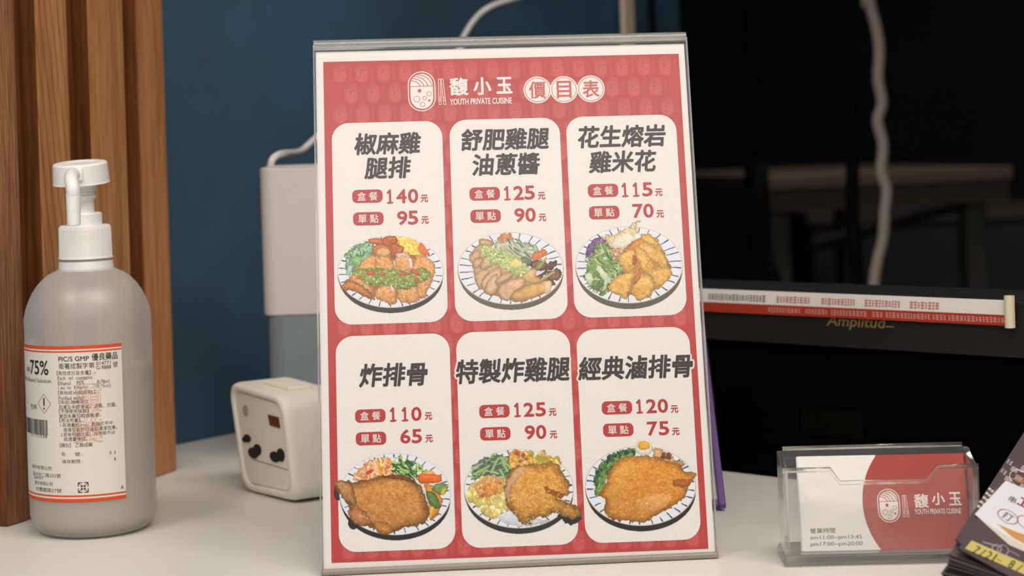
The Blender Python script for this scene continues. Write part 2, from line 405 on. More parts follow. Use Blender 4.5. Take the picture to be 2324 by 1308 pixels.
    def bits(s, poly, n, r, pal, shade=True, asp=.75):
        for x, y in sorted(s.inside(poly, n), key=lambda p: p[1]):
            c = np.array(pal[RNG.randint(len(pal))], float) * RNG.uniform(.9, 1.07); rr = r * RNG.uniform(.6, 1.25); an = RNG.uniform(0, 3.1)
            if shade: s.ell(x, y + rr * .3, rr * 1.1, rr * asp * 1.1, c * .84, 1.2, ang=an)
            s.ell(x, y, rr, rr * asp, c, 1.2, ang=an)
            if shade: s.ell(x - rr * .3, y - rr * .3, rr * .4, rr * .28, np.minimum(c * 1.12 + 6, 255), 1.2, ang=an)
    def shreds(s, poly, n, L, w, pal, ang=None):
        for x, y in s.inside(poly, n):
            a = RNG.uniform(0, 3.14) if ang is None else RNG.normal(ang, .35); l = L * RNG.uniform(.5, 1.2) / 2
            c = np.array(pal[RNG.randint(len(pal))], float) * RNG.uniform(.85, 1.1)
            s.line((x - l * math.cos(a), y - l * math.sin(a)), (x + l * math.cos(a), y + l * math.sin(a)), w, c, w * .6)
    def plate(s, cx, cy, rx, ry, rim, sy=72, shadow=(58, 54, 50), stripe=(52, 58, 92), skip=(), inner=.80):
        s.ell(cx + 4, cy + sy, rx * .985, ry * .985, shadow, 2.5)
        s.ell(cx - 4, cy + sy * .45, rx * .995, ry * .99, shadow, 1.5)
        s.ell(cx, cy, rx, ry, (206, 200, 198)); s.ell(cx, cy + 1, rx - 5, ry - 5, (232, 227, 226))
        s.ell(cx, cy + ry * .03, rx * .74, ry * .72, (218, 213, 214), 8)
        for i in range(30):
            a = 2 * math.pi * (i + .5) / 30 + RNG.uniform(-.03, .03); r0, r1 = RNG.uniform(.955, .975), inner + RNG.uniform(-.05, .03)
            p = lambda r: (cx + rx * r * math.cos(a), cy + ry * r * math.sin(a))
            s.line(p(r0), p(r1), RNG.uniform(9, 17), stripe, 8)
        h = np.clip((s.Y - s.tr(0, cy)[1]) / (ry * s.tr.k) * 2, 0, 1)
        s.ell(cx, cy, rx - 2, ry - 2, rim, .9, ring=5)
    def build(s, name, plane, parent, layer, mtl):
        uv = np.array(plane.at_grid(s.X, s.Y)); h, w = s.X.shape
        V = plane.o + uv[0][..., None] * plane.u + uv[1][..., None] * plane.v + plane.n * layer * plane.step
        idx = np.arange(h * w).reshape(h, w); keep = (s.A[:-1, :-1] > .5) & (s.A[1:, 1:] > .5) & (s.A[:-1, 1:] > .5) & (s.A[1:, :-1] > .5)
        q = np.stack([idx[:-1, :-1], idx[1:, :-1], idx[1:, 1:], idx[:-1, 1:]], -1)[keep]
        used = np.unique(q); remap = np.full(h * w, -1); remap[used] = np.arange(len(used)); q = remap[q]
        off = BASE.get(parent.name, np.zeros(3)); co = (V.reshape(-1, 3)[used] - off)
        me = bpy.data.meshes.new(name); me.vertices.add(len(used)); me.vertices.foreach_set('co', co.ravel())
        me.loops.add(q.size); me.loops.foreach_set('vertex_index', q.ravel().astype(np.int32))
        me.polygons.add(len(q)); me.polygons.foreach_set('loop_start', np.arange(len(q)) * 4); me.update(); me.validate()
        c = (np.clip(s.C.reshape(-1, 3)[used], 0, 255) / 255) ** .93; c = np.where(c <= .04045, c / 12.92, ((c + .055) / 1.055) ** 2.4)
        wp = np.array([lin(236), lin(225), lin(214)]); c = np.clip(c / wp * np.array([.80, .79, .78]), 0, .9)
        ca = me.color_attributes.new('print', 'FLOAT_COLOR', 'POINT'); ca.data.foreach_set('color', np.c_[c, np.ones(len(c))].ravel())
        me.materials.append(mtl); o = bpy.data.objects.new(name, me); COL.objects.link(o); o.parent = parent; return o
def tr(ox, oy, k):
    f = lambda x, y: (ox + x / k, oy + y / k)
    class T:
        def __call__(s, x, y): return f(x, y)
    t = T(); t.k = 1 / k; return t
def at_grid(s, X, Y):
    dx, dy = (X - PPX) / F, (PPY - Y) / F
    r = np.stack([CR * dx + SR * dy, np.ones_like(dx), -SR * dx + CR * dy], -1)
    t = ((s.o - EYE) @ s.n) / (r @ s.n); p = EYE + t[..., None] * r - s.o
    return p @ s.u, p @ s.v
Plane.at_grid = at_grid

# ------------------------------------------------------------------ the room (turned 37 degrees to the lens)
YAW = math.radians(53); U = np.array([math.cos(YAW), math.sin(YAW), 0]); Wd = np.array([math.sin(YAW), -math.cos(YAW), 0]); ZZ = np.array([0, 0, 1.0])
W0 = np.array([-0.2759, 1.5625, 0.0]); FLOOR = -0.95; CEIL = 1.66
def R(u, w, z=0.0): return W0 + U * u + Wd * w + ZZ * z
def wallmat(name, col):
    m, nt, out = newmat(name)
    b = N(nt, 'ShaderNodeBsdfPrincipled', Roughness=0.75); b.inputs['Specular IOR Level'].default_value = 0.2
    tc = N(nt, 'ShaderNodeTexCoord'); n1 = N(nt, 'ShaderNodeTexNoise', Scale=7.0, Detail=3.0); nt.links.new(tc.outputs['Object'], n1.inputs['Vector'])
    mx = N(nt, 'ShaderNodeMix', data_type='RGBA'); mx.inputs[6].default_value = c4([col[0] * 1.02, col[1] * .86, col[2] * .80]); mx.inputs[7].default_value = c4([col[0] * .98, col[1] * 1.14, col[2] * 1.2])
    rp = N(nt, 'ShaderNodeValToRGB'); rp.color_ramp.elements[0].position = .38; rp.color_ramp.elements[1].position = .62
    nt.links.new(n1.outputs[0], rp.inputs[0]); nt.links.new(rp.outputs[0], mx.inputs[0]); nt.links.new(mx.outputs[2], b.inputs['Base Color'])
    nt.links.new(b.outputs[0], out.inputs[0]); return m
M_blue = wallmat('blue_wall_paint', (0.056, 0.118, 0.192)); M_dark = mat('dark_wall', (0.030, 0.056, 0.076), .8, .3, 3)
M_ceil = mat('white_ceiling', (.75, .74, .72), .9, .03, 5); M_floor = mat('grey_floor_tile', (.12, .11, .10), .5, .1, 6)
M_cream = mat('cream_wall', (.55, .50, .44), .85, .04, 5)
def struct(name, vf, m, **k):
    o = mesh(name, vf[0], vf[1], m, **k); o['kind'] = 'structure'; return o
struct('floor', boxv(R(-4, -3.1, FLOOR - .05), U * 8.1, Wd * 7.2, ZZ * .05), M_floor)
struct('ceiling', boxv(R(-4, -3.1, CEIL), U * 8.1, Wd * 7.2, ZZ * .05), M_ceil)
struct('wall_kitchen_left', boxv(R(.7, -3.1, FLOOR), U * 3.4, Wd * .1, ZZ * (CEIL - FLOOR)), M_dark)
struct('wall_kitchen_front', boxv(R(.66, -3.0, FLOOR), U * .06, Wd * 2.88, ZZ * (CEIL - FLOOR)), M_dark)
struct('wall_left', boxv(R(-4, -.1, FLOOR), U * 4.77, Wd * .1, ZZ * (CEIL - FLOOR)), M_blue)
struct('wall_back', boxv(R(4.0, -3.0, FLOOR), U * .1, Wd * 7.0, ZZ * (CEIL - FLOOR)), M_dark)
struct('wall_right', boxv(R(-4, 4.0, FLOOR), U * 8.0, Wd * .1, ZZ * (CEIL - FLOOR)), M_cream)
struct('wall_front', boxv(R(-4, 0, FLOOR), U * .1, Wd * 4.0, ZZ * (CEIL - FLOOR)), M_cream)
# unseen bulkhead over the counter's back edge, added to keep light off the kitchen
struct('light_block_header', boxv(R(.02, .001, .84), U * .10, Wd * 3.999, ZZ * (CEIL - .84)), M_dark)

# ------------------------------------------------------------------ counter
M_counter = mat('white_laminate', alb(232, 222, 206), .38, .03, 14, spec=.35)
M_cfront = mat('counter_front_panel', (.35, .28, .2), .6)
t = thing('counter', 'long off-white laminate counter under everything on display', 'counter', R(-1.4, 0, FLOOR))
v, f = prism([R(-1.15, .001, -.04), R(-1.15, 3.2, -.04), R(.10, 3.2, -.04), R(.10, .001, -.04)], 0, ZZ * .04)
mesh('countertop', v, f, M_counter, t, bevel=.002)
mesh('base_cabinet', *prism([R(-1.05, .001, FLOOR), R(-1.05, 3.1, FLOOR), R(.05, 3.1, FLOOR), R(.05, .001, FLOOR)], 0, ZZ * (-.041 - FLOOR)), M_cfront, t)

# ------------------------------------------------------------------ ribbed wooden panel at the left
C0 = np.array([-0.32468, 1.24546, 0]); C3 = np.array([-0.25, 1.44142, 0]); sd = (C3 - C0) / np.linalg.norm(C3 - C0); sn = np.array([sd[1], -sd[0], 0])
M_w = [wood('oak_slat_streaky', rgb(206, 150, 106), rgb(106, 64, 40), 1.2, 1.3), wood('oak_slat_cathedral', rgb(226, 170, 112), rgb(172, 116, 70), .8, 4.1, cath=1),
       wood('oak_slat_plain', rgb(224, 168, 112), rgb(166, 110, 66), .9, 7.7), wood('oak_slat_fine', rgb(222, 162, 110), rgb(172, 112, 70), 1.0, 9.9)]
M_wb = wood('oak_groove_shade', rgb(146, 88, 44), rgb(88, 50, 24), .8, 2.2)  # darker oak for the groove backing; on rib sides it paints in shade
H = .62; prot = .013
t = thing('slatted_wood_panel', 'tall ribbed oak panel standing on the counter at the far left', 'panel', C0)
bk = -sn * (prot)
pb = [C0 + bk + sd * .0004, C3 + bk, R(-.12 + .03, .004), R(-.32, .004)]
pb = [C0 + bk, C3 + bk, C3 + bk - Wd * .066, C0 + bk - Wd * .118]
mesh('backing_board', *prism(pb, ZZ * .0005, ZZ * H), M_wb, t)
for i, (a, b) in enumerate(((0, .0265), (.0475, .0862), (.109, .156), (.1715, .2097))):
    e = .0075  # the far edge of each rib is planed to a shallow chamfer
    a0, b0 = C0 + sd * a, C0 + sd * b
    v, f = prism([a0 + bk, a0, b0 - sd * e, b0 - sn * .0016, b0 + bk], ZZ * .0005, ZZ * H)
    mesh('slat', v, f, [M_w[i], M_wb], t, bevel=.0006, mi=[0, 0, 1, 0, 0, 0, 1])  # near sides carry the groove's shade in their colour

# ------------------------------------------------------------------ sanitizer bottle
bc = np.array([-0.2665, 1.2290, 0.0]); RB = .0386
def zb(py, px=200, D=1.229): return P(px, py, D)[2]
M_frost = None
m, nt, out = newmat('frosted_plastic')
di = N(nt, 'ShaderNodeBsdfDiffuse'); di.inputs[0].default_value = c4(alb(240, 230, 218))
tl = N(nt, 'ShaderNodeBsdfTranslucent'); tl.inputs[0].default_value = c4(alb(250, 242, 230))
tp = N(nt, 'ShaderNodeBsdfTransparent'); gl = N(nt, 'ShaderNodeBsdfGlossy', Roughness=.32)
a1 = N(nt, 'ShaderNodeMixShader'); a1.inputs[0].default_value = .32; nt.links.new(di.outputs[0], a1.inputs[1]); nt.links.new(tl.outputs[0], a1.inputs[2])
a2 = N(nt, 'ShaderNodeMixShader'); a2.inputs[0].default_value = .54; nt.links.new(a1.outputs[0], a2.inputs[1]); nt.links.new(tp.outputs[0], a2.inputs[2])
a3 = N(nt, 'ShaderNodeMixShader'); a3.inputs[0].default_value = .06; nt.links.new(a2.outputs[0], a3.inputs[1]); nt.links.new(gl.outputs[0], a3.inputs[2])
no = N(nt, 'ShaderNodeTexNoise', Scale=220.0, Detail=3.0); bp = N(nt, 'ShaderNodeBump', Strength=.25, Distance=.0003); nt.links.new(no.outputs[0], bp.inputs['Height']); nt.links.new(bp.outputs[0], gl.inputs['Normal'])
nt.links.new(a3.outputs[0], out.inputs[0]); M_frost = m
M_liq = mat('sanitizer_liquid', alb(176, 150, 128), .3, .05, 20)
M_pump = mat('white_pump_plastic', alb(250, 243, 232), .38, .02, 60, spec=.4)
M_label = mat('label_paper', alb(232, 220, 202), .45, .02, 30, spec=.3)
M_orange = ink('orange_ink', alb(222, 84, 44)); M_black = ink('black_ink', alb(48, 42, 38)); M_grayk = ink('grey_black_ink', alb(84, 74, 66)); M_redline = ink('red_outline_ink', alb(222, 128, 104))
t = thing('sanitizer_bottle', 'frosted pump bottle of 75% ethanol with orange-edged label beside the ribbed wood', 'bottle', bc)
zs = zb(742)
prof = [(0, .0006), (RB - .010, .0006), (RB - .006, .0018), (RB - .0025, .0055), (RB, .012), (RB, .03), (RB, .1), (RB, zs)]
for py, r in ((720, 142), (700, 138), (680, 131), (661, 122), (645, 111), (632, 99), (620, 84), (612, 66), (608, 60.5)): prof.append((r * 1.229 / F, zb(py, 195)))
zn = prof[-1][1]
prof += [(.0158, zn + .0005), (.0158, zb(590))]
body = mesh('bottle_body', *lathe(prof + [(0, zb(590))], bc, 96), M_frost, t, smooth=True)
lv = zb(826, 300)
lp = [(0, .003), (RB - .011, .003), (RB - .0035, .008), (RB - .0018, .014), (RB - .0018, .1 if lv > .1 else lv * .9), (RB - .0018, lv), (0, lv)]
mesh('liquid', *lathe(lp, bc, 96), M_liq, t, smooth=False)
ring = mesh('tamper_ring', *lathe([(.0150, zb(613)), (.0166, zb(613)), (.0168, zb(608)), (.0164, zb(592)), (.0150, zb(592))], bc, 64, closed=True), M_pump, t, smooth=False)
# ridged screw collar
V, Fs = [], []; nn = 180; zz = [(.0166, zb(586)), (.0166, zb(583)), (.0160, zb(582)), (.01575, zb(520)), (.0153, zb(513)), (.0142, zb(510))]
for k, (r, z) in enumerate(zz):
    for i in range(nn):
        rr = r + (.00022 if (i % 2 and 2 <= k <= 4) else 0); a = 2 * math.pi * i / nn; V.append(bc + np.array([rr * math.cos(a), rr * math.sin(a), z]))
for k in range(len(zz) - 1):
    for i in range(nn): Fs.append([k * nn + i, k * nn + (i + 1) % nn, (k + 1) * nn + (i + 1) % nn, (k + 1) * nn + i])
Fs.append([(len(zz) - 1) * nn + i for i in range(nn)]); Fs.append([i for i in range(nn)][::-1])
mesh('screw_collar', V, Fs, M_pump, t)
mesh('pump_collar', *lathe([(.0108, zb(511)), (.0108, zb(486)), (.0104, zb(483)), (.0096, zb(482)), (0, zb(482))], bc, 48), M_pump, t, smooth=False)
th = [(.0062, zb(483)), (.0062, zb(455)), (.0066, zb(453)), (.0073, zb(447))]
for k in range(4):
    z0 = zb(445 - k * 7); th += [(.0078, z0), (.0070, z0 + .0008), (.0070, z0 + .0013)]
th += [(.0070, zb(412))]
mesh('pump_stem', *lathe([(0, zb(483))] + th + [(0, zb(412))], bc, 40), M_pump, t, smooth=False)
# head, tipped a little towards the lens
hc = bc + np.array([-.001, -.001, zb(416, 183)]); tx, ty = math.radians(6), math.radians(1.2)
A = np.array(Matrix.Rotation(tx, 3, 'X') @ Matrix.Rotation(ty * -1, 3, 'Y'))
rh = 63 * 1.229 / F; hh = zb(370, 183) - zb(418, 183)
head = mesh('pump_head', *lathe([(0, 0), (rh + .0003, 0), (rh, .001), (rh - .0005, hh - .0012), (rh - .0012, hh - .0003), (rh - .0025, hh), (.010, hh), (.0095, hh - .0004), (0, hh - .0004)], hc, 96, A), M_pump, t, smooth=False)
hz = hc[2] + hh * .55
mesh('nozzle_socket', *boxv(hc + np.array([-.0048, -rh - .0012, hh * .12]), (.0096, 0, 0), (0, .004, 0), (0, 0, hh * .62)), M_pump, t, bevel=.0008)
n0 = hc + np.array([0.0, -rh + .001, hh * .42]); nb = P(166, 428, 1.190); n2 = P(168, 512, 1.190)
pth = spline([n0, n0 + np.array([-.001, -.005, .0006]), (n0 * .45 + nb * .55) + np.array([-.0006, -.0055, .0018]), nb + np.array([0, -.0006, 0]), nb + (n2 - nb) * .25], 6)
mesh('nozzle', *tube(pth, [.0041] * len(pth), 20), M_pump, t, smooth=True)
nv = pth[-1]; dn = (n2 - nb)
mesh('nozzle_tip', *tube([nb + dn * .12, nb + dn * .14, nb + dn * .60, nb + dn * .62, n2 - dn * .02, n2], [.0040, .0044, .0042, .0041, .0040, .0037], 24), M_pump, t, smooth=False)
# wrap-around label
RL = RB + .00025
def cyl(px, py):
    r = ray(px, py); dx, dy = -bc[0], -bc[1]; A_, B_, C_ = r[0] ** 2 + r[1] ** 2, 2 * (r[0] * dx + r[1] * dy), dx * dx + dy * dy - RL * RL
    q = (-B_ - math.sqrt(max(B_ * B_ - 4 * A_ * C_, 0))) / 2 / A_; p = EYE + q * r - bc
    return math.atan2(p[0], -p[1]) * RL, p[2]
def csurf(x, z, layer=0):
    a = x / RL; rr = RL + layer * 4e-5; return bc + np.array([rr * math.sin(a), -rr * math.cos(a), z])
ax1 = cyl(281, 960)[0]; zt = cyl(156, 786)[1]; zbm = cyl(168, 1141)[1]; ax0 = -.075
lb = Print(); lb.strip(ax0, ax1, zbm, zt, M_label, 0, 90)
pxm = 1.19 / F
def band(y0, y1, m_): lb.strip(ax0, ax1, y0, y1, m_, 1, 90)
band(zt - 8 * pxm, zt, M_orange); band(zt - 15 * pxm, zt - 11.3 * pxm, M_orange)
band(zbm, zbm + 8 * pxm, M_orange); band(zbm + 12 * pxm, zbm + 16 * pxm, M_orange)
lobj = lb.build('label', csurf, t)
lt = Print()
def L(s, xl, xr, yc, h, m_=M_black, bold=0.0, lay=2, w=None):
    (a0, z0), (a1, z1) = cyl(xl, yc), cyl(xr, yc); am, zm = cyl((xl + xr) / 2, yc)
    lt.text(s, (a0 + a1) / 2, zm, abs(a1 - a0), h * pxm, m_, lay, bold)
L('PIC/S GMP', 132.5, 202, 815, 11, bold=.0001); L('優良藥品', 208, 267, 809, 17, bold=.0001)
L('衛署成製字第', 133, 214, 831, 13.5); L('014771', 218, 251, 824, 8); L('G-9888', 218, 252, 834, 8.5); L('號', 256, 267, 827, 13)
rows = [('【有效成分及含量】', 129, 206, 847, 10), ('Each  ml  contains :', 131, 215, 858, 8.5), ('Ethanol    95%............0.78ml', 131.5, 248, 869, 9), ('( eq  to  Ethanol .......0.75ml)', 132, 251, 880, 9.5),
        ('【其他成分(賦形劑)】', 132, 216, 892, 10), ('Purified water', 133, 191, 904, 9.5), ('【用途(適應症)】', 133.5, 199, 914, 9.5), ('肌膚及手部清潔、消毒、抗菌。', 134, 265, 923, 10),
        ('【不得使用族群】', 134, 201, 934, 9.5), ('曾因本藥引起過敏者。', 135, 229, 944, 9.5), ('【用法用量】', 135, 182, 954.5, 9.5), ('1.取適量約1ml，直接於手中', 137, 256, 964, 9.5),
        ('搓揉至乾即可達到清潔效果。', 144, 266, 974.5, 9.5), ('2.若有明顯污垢，可用紙巾沾', 138, 261, 985.5, 9.5), ('取適量擦拭。', 145, 199, 997, 9.5), ('【類別】 乙類成藥', 136, 210, 1011, 9.5),
        ('批', 140, 149, 1031, 9), ('號 :', 170, 188, 1031, 9), ('保存期限 :', 141, 188, 1048, 9), ('5', 248, 253, 1028, 7), ('J', 258, 262, 1027, 8), ('1', 259.5, 262, 1042, 7)]
for s_, a_, b_, y_, h_ in rows: L(s_, a_, b_, y_, h_, M_grayk)
L('75%', 69, 110, 835, 33, bold=.00035); L('液', 61, 69, 838, 12); L('75% Ethanol Solution', 58, 116, 864, 9)
L('危險', 70, 84, 923, 11, M_grayk)
L('股份有限公司', 74, 117, 1062, 9, M_grayk); L('區大中二路232號', 76, 138, 1079, 9.5, M_grayk); L('569797', 78, 98, 1085, 7, M_grayk)
L('股份有限公司', 80, 119, 1098, 9, M_grayk); L('村農園路27號', 82, 140, 1113, 9.5, M_grayk); L('A', 273.5, 281, 1106, 9)
for s_, y_, h_, w_ in (('乙', 862, 32, 52), ('類', 905, 44, 62), ('成', 945, 40, 60), ('藥', 985, 44, 64)):
    am, zm = cyl(200, y_); lt.text(s_, am, zm, w_ * pxm, h_ * pxm, M_redline, 3, fill=False, outline=.00022)
am, zm = cyl(100, 917); k_ = 16.5 * pxm * 1.25
M_redink = ink('red_ink', alb(205, 96, 78))
dm = [np.array(p) for p in ((am, zm + 22 * pxm), (am + k_, zm), (am, zm - 22 * pxm), (am - k_, zm))]
lt.stroke([dm[i] + (dm[(i + 1) % 4] - dm[i]) * j / 8 for i in range(4) for j in range(8)], .00035, M_redink, 2, closed=True)
lt.stroke([(am, zm + 12 * pxm), (am, zm - 3 * pxm)], .0011, M_black, 2); lt.ell(am, zm - 11 * pxm, .0006, .0006, M_black, 2, 12)
am, zm = cyl(62, 913); lt.stroke([(am - .003, zm + 16 * pxm), (am + .002, zm), (am - .003, zm - 16 * pxm)], .0003, M_redink, 2)
x_, z_ = cyl(58, 972); x1_, z1_ = cyl(109, 972); rr_ = random.Random(3); xx = x_
while xx < x1_:
    w_ = rr_.choice((.00012, .00018, .0003, .0004)); lt.strip(xx, min(xx + w_, x1_), z1_ - 17 * pxm, z1_ + 18 * pxm, M_black, 2); xx += w_ + rr_.choice((.00015, .0002, .00035))
L('73 171538', 70, 107, 990, 7)
am, zm = cyl(189, 1107); q_ = 11 * pxm
for sx, sy in ((1, 1), (1, -1), (-1, 1), (-1, -1)):   # four-arrow recycling mark
    lt.stroke([(am + sx * q_ * .25, zm + sy * q_), (am + sx * q_, zm + sy * q_), (am + sx * q_, zm + sy * q_ * .25)], .0005, M_black, 2)
    lt.stroke([(am + sx * q_ * .85, zm + sy * q_ * .85), (am + sx * q_ * .2, zm + sy * q_ * .2)], .0004, M_black, 2)
    lt.poly([(am + sx * q_ * .1, zm + sy * q_ * .1), (am + sx * q_ * .1, zm + sy * q_ * .6), (am + sx * q_ * .6, zm + sy * q_ * .1)], M_black, 2)
lt.build('label_print', csurf, lobj)

# ------------------------------------------------------------------ acrylic menu stand and the price list in it
yaw, lean, tilt = 0.05914, 0.23654, -0.00674
u_ = np.array([math.cos(yaw), math.sin(yaw), 0]); n_ = np.cross(u_, ZZ); v_ = math.cos(lean) * ZZ - math.sin(lean) * n_
uu = math.cos(tilt) * u_ + math.sin(tilt) * v_; vv = -math.sin(tilt) * u_ + math.cos(tilt) * v_
red0 = np.array([-0.105755, 1.08, 0.0065]); RW, RH = .206877, .283399
SH = Plane(red0, uu, vv); SH.step = 6e-5                                  # origin: lower left corner of the red print
x0, y0 = SH.at(736, 1299); x1, y1 = SH.at(1554, 103)
PW0, PW1, PH0, PH1 = -.0043, SH.at(1553, 110)[0], -.0052, SH.at(717, 121)[1] + .0007
AW0, AW1 = SH.at(709, 100)[0] + .0006, SH.at(1557.5, 95)[0]
AH1 = SH.at(1100, 89)[1] - .0020; AH0 = -.0065
M_paper = mat('menu_paper', (.80, .79, .78), .6, .012, 60, spec=.2)
sheet = thing('menu_sheet', 'red and white price list with six dish pictures inside the clear stand', 'menu', red0 - ZZ * .004)
pp = SH(PW0, PH0)
paper = mesh('paper', *boxv(red0 + uu * PW0 + vv * PH0 - SH.n * .0004, uu * (PW1 - PW0), vv * (PH1 - PH0), SH.n * .0003), M_paper, sheet)
M_red = ink('red_print', alb(190, 70, 66)); M_red2 = ink('light_red_print', alb(205, 96, 90)); M_red3 = ink('mid_red_print', alb(204, 94, 88)); M_badge = ink('badge_red', alb(186, 66, 62)); M_num = ink('price_red', alb(186, 64, 60))
M_white = ink('unprinted_white', (.80, .79, .78)); M_title = ink('title_black', alb(66, 58, 54))
pr = Print(); pr.strip(0, RW, 0, RH, M_red, 1)
# tone-on-tone emblem pattern
k_ = .0000271; pitx, pity = .0126, .01225; row = 0; y = RH - .0072
while y > -.004:
    off = .5 * pitx if row % 2 else 0.0
    x = .0095 - off
    band_ = (row % 2 == 0)
    while x < RW + .006:
        if not (x < .004 or x > RW - .0045 or y < .006 or y > RH - .007):
            emblem(pr, x, y, k_, M_red3, M_red, 2, sticks=True, simple=True)
        x += pitx
    y -= pity; row += 1
bg = pr.build('red_background', SH, paper)
# header
def box(px, py, w, h): a = SH.at(px, py); s_ = SH.size(px, py, w, h); return a[0], a[1], s_[0], s_[1]
pr = Print(); cx, cy, w, h = box(957, 207.5, 61, 91); emblem(pr, cx, cy, h / 445, M_white, M_red2, 4)
for s_, px, py, w_, h_ in (('馥', 1041.5, 197, 43, 41), ('小', 1094.5, 196, 41, 40), ('玉', 1144.5, 194, 36, 38)):
    cx, cy, w, h = box(px, py, w_, h_); pr.text(s_, cx, cy, w, h, M_white, 4, bold=.00062)
cx, cy, w, h = box(1091.5, 230, 141, 14); pr.text('YOUTH PRIVATE CUISINE', cx, cy, w, h, M_white, 4, bold=.00018)
pr.build('header_logo', SH, paper)
pr = Print()
for s_, px, py in (('價', 1219.5, 204.5), ('目', 1280, 203.5), ('表', 1341, 202)):
    cx, cy, w, h = box(px, py, 63, 63); pr.ell(cx, cy, w / 2, w / 2, M_white, 4, 40); pr.ring(cx, cy, w / 2 - .00095, w / 2 - .00095, .00032, M_red2, 5, 40)
    cx, cy, w, h = box(px, py, 38 if s_ != '目' else 33, 39); pr.text(s_, cx, cy, w, h, M_red2, 6, bold=.00030)
pr.build('header_title', SH, paper)
# six price cards
cards = [
 (((752, 281), (1003, 274), (1017, 731), (761, 738)), (('椒麻雞', 880, 326, 156, 50), ('腿排', 880.5, 381, 109, 50)), (834, 446, 836, 497), '140', (885, 911, 937.5, 446), '95', (913, 937.5, 495), (963, 451, 964.5, 500), False),
 (((1019, 273), (1270, 267), (1289, 724), (1034, 730)), (('舒肥雞腿', 1146.5, 316, 207, 50), ('油蔥醬', 1148.5, 373, 159, 50)), (1100, 440.5, 1102, 491), '125', (1151, 1177, 1202, 438.5), '90', (1179, 1204, 488.5), (1229, 445, 1231, 494), False),
 (((1284, 266), (1534, 260), (1559, 716), (1304, 721)), (('花生熔岩', 1411, 309.5, 205, 51), ('雞米花', 1413.5, 367, 157, 50)), (1368.5, 433, 1371, 483), '115', (1418, 1443, 1469, 431), '70', (1447, 1471.5, 479), (1495, 437, 1498, 486), False),
 (((761, 764), (1019, 757), (1035, 1246), (770, 1254)), (('炸排骨', 893.5, 851, 160, 54),), (840.5, 944.5, 842, 996), '110', (892, 919, 945, 941), '65', (920, 946, 991), (972.5, 945, 974, 996), True),
 (((1035, 755), (1293, 748), (1313, 1237), (1049, 1244)), (('特製炸雞腿', 1164.5, 841, 266, 56),), (1122, 934, 1124, 985), '125', (1174, 1200, 1227, 930.5), '90', (1202.5, 1228, 981.5), (1254, 936, 1256, 987), True),
 (((1308, 749), (1565, 742), (1590, 1226), (1328, 1233)), (('經典滷排骨', 1443, 834, 265, 54),), (1400, 926, 1403, 976.5), '120', (1451, 1478, 1504, 922.5), '75', (1480, 1506.5, 973), (1530.5, 929, 1533.5, 980), True)]
M_dish, nt, out = newmat('dish_photo_print'); b_ = N(nt, 'ShaderNodeBsdfPrincipled', Roughness=.6); b_.inputs['Specular IOR Level'].default_value = .2
at_ = N(nt, 'ShaderNodeAttribute', attribute_name='print'); nt.links.new(at_.outputs['Color'], b_.inputs['Base Color']); nt.links.new(b_.outputs[0], out.inputs[0])
card_objs = []
for quad, titles, bd, n1, d1, n2, d2, yu, halo in cards:
    q = np.array([SH.at(*p) for p in quad]); xa, xb = (q[0][0] + q[3][0]) / 2, (q[1][0] + q[2][0]) / 2; ya, yb = (q[2][1] + q[3][1]) / 2, (q[0][1] + q[1][1]) / 2
    pr = Print(); pr.poly([((xa + xb) / 2 + a, (ya + yb) / 2 + b) for a, b in rrect(xb - xa, yb - ya, .0098, 10)], M_white, 5)
    co = pr.build('price_card', SH, sheet); card_objs.append(co)
    pr = Print()
    for s_, px, py, w_, h_ in titles:
        cx, cy, w, h = box(px, py, w_, h_)
        n = len(s_); g = w / n
        if halo: pr.text(s_, cx, cy, w + .0022, h + .0022, M_white, 4, bold=.0034, shear=.12)
        pr.text(s_, cx, cy, w, h, M_title, 7, bold=.00074, shear=.12)
    pr.build('dish_name', SH, co)
    pr = Print()
    for k in (0, 1):
        px, py = bd[2 * k], bd[2 * k + 1]; cx, cy, w, h = box(px, py, 69, 30)
        pr.poly([(cx + a, cy + b) for a, b in rrect(w, h, h * .36, 6)], M_badge, 6)
        for j, ch in enumerate('盒餐' if k == 0 else '單點'):
            cx, cy, w, h = box(px - 13.3 + 26.6 * j, py + .4 - .75 * j, 19.5, 19.5); pr.text(ch, cx, cy, w, h, M_white, 7, bold=.00010)
        s_, d_ = (n1, d1) if k == 0 else (n2, d2)
        for j, ch in enumerate(s_):
            yy = d_[-1] + (len(s_) / 2 - .5 - j) * .8
            cx, cy, w, h = box(d_[j], yy, 15 if ch == '1' else 23.5, 32)
            if ch == '1':
                w -= .0009; h -= .0009
                pr.stroke([(cx - w * .42, cy + h * .30), (cx + w * .02, cy + h * .5), (cx + w * .02, cy - h * .5)], .00125, M_num, 7); pr.stroke([(cx - w * .46, cy - h * .5), (cx + w * .5, cy - h * .48)], .0010, M_num, 7)
            else: pr.text(ch, cx, cy, w, h, M_num, 7, bold=.00055)
        cx, cy, w, h = box(yu[2 * k], yu[2 * k + 1], 17, 17); pr.text('元', cx, cy, w, h, M_num, 7, bold=.00028)
    pr.build('price_text', SH, co)

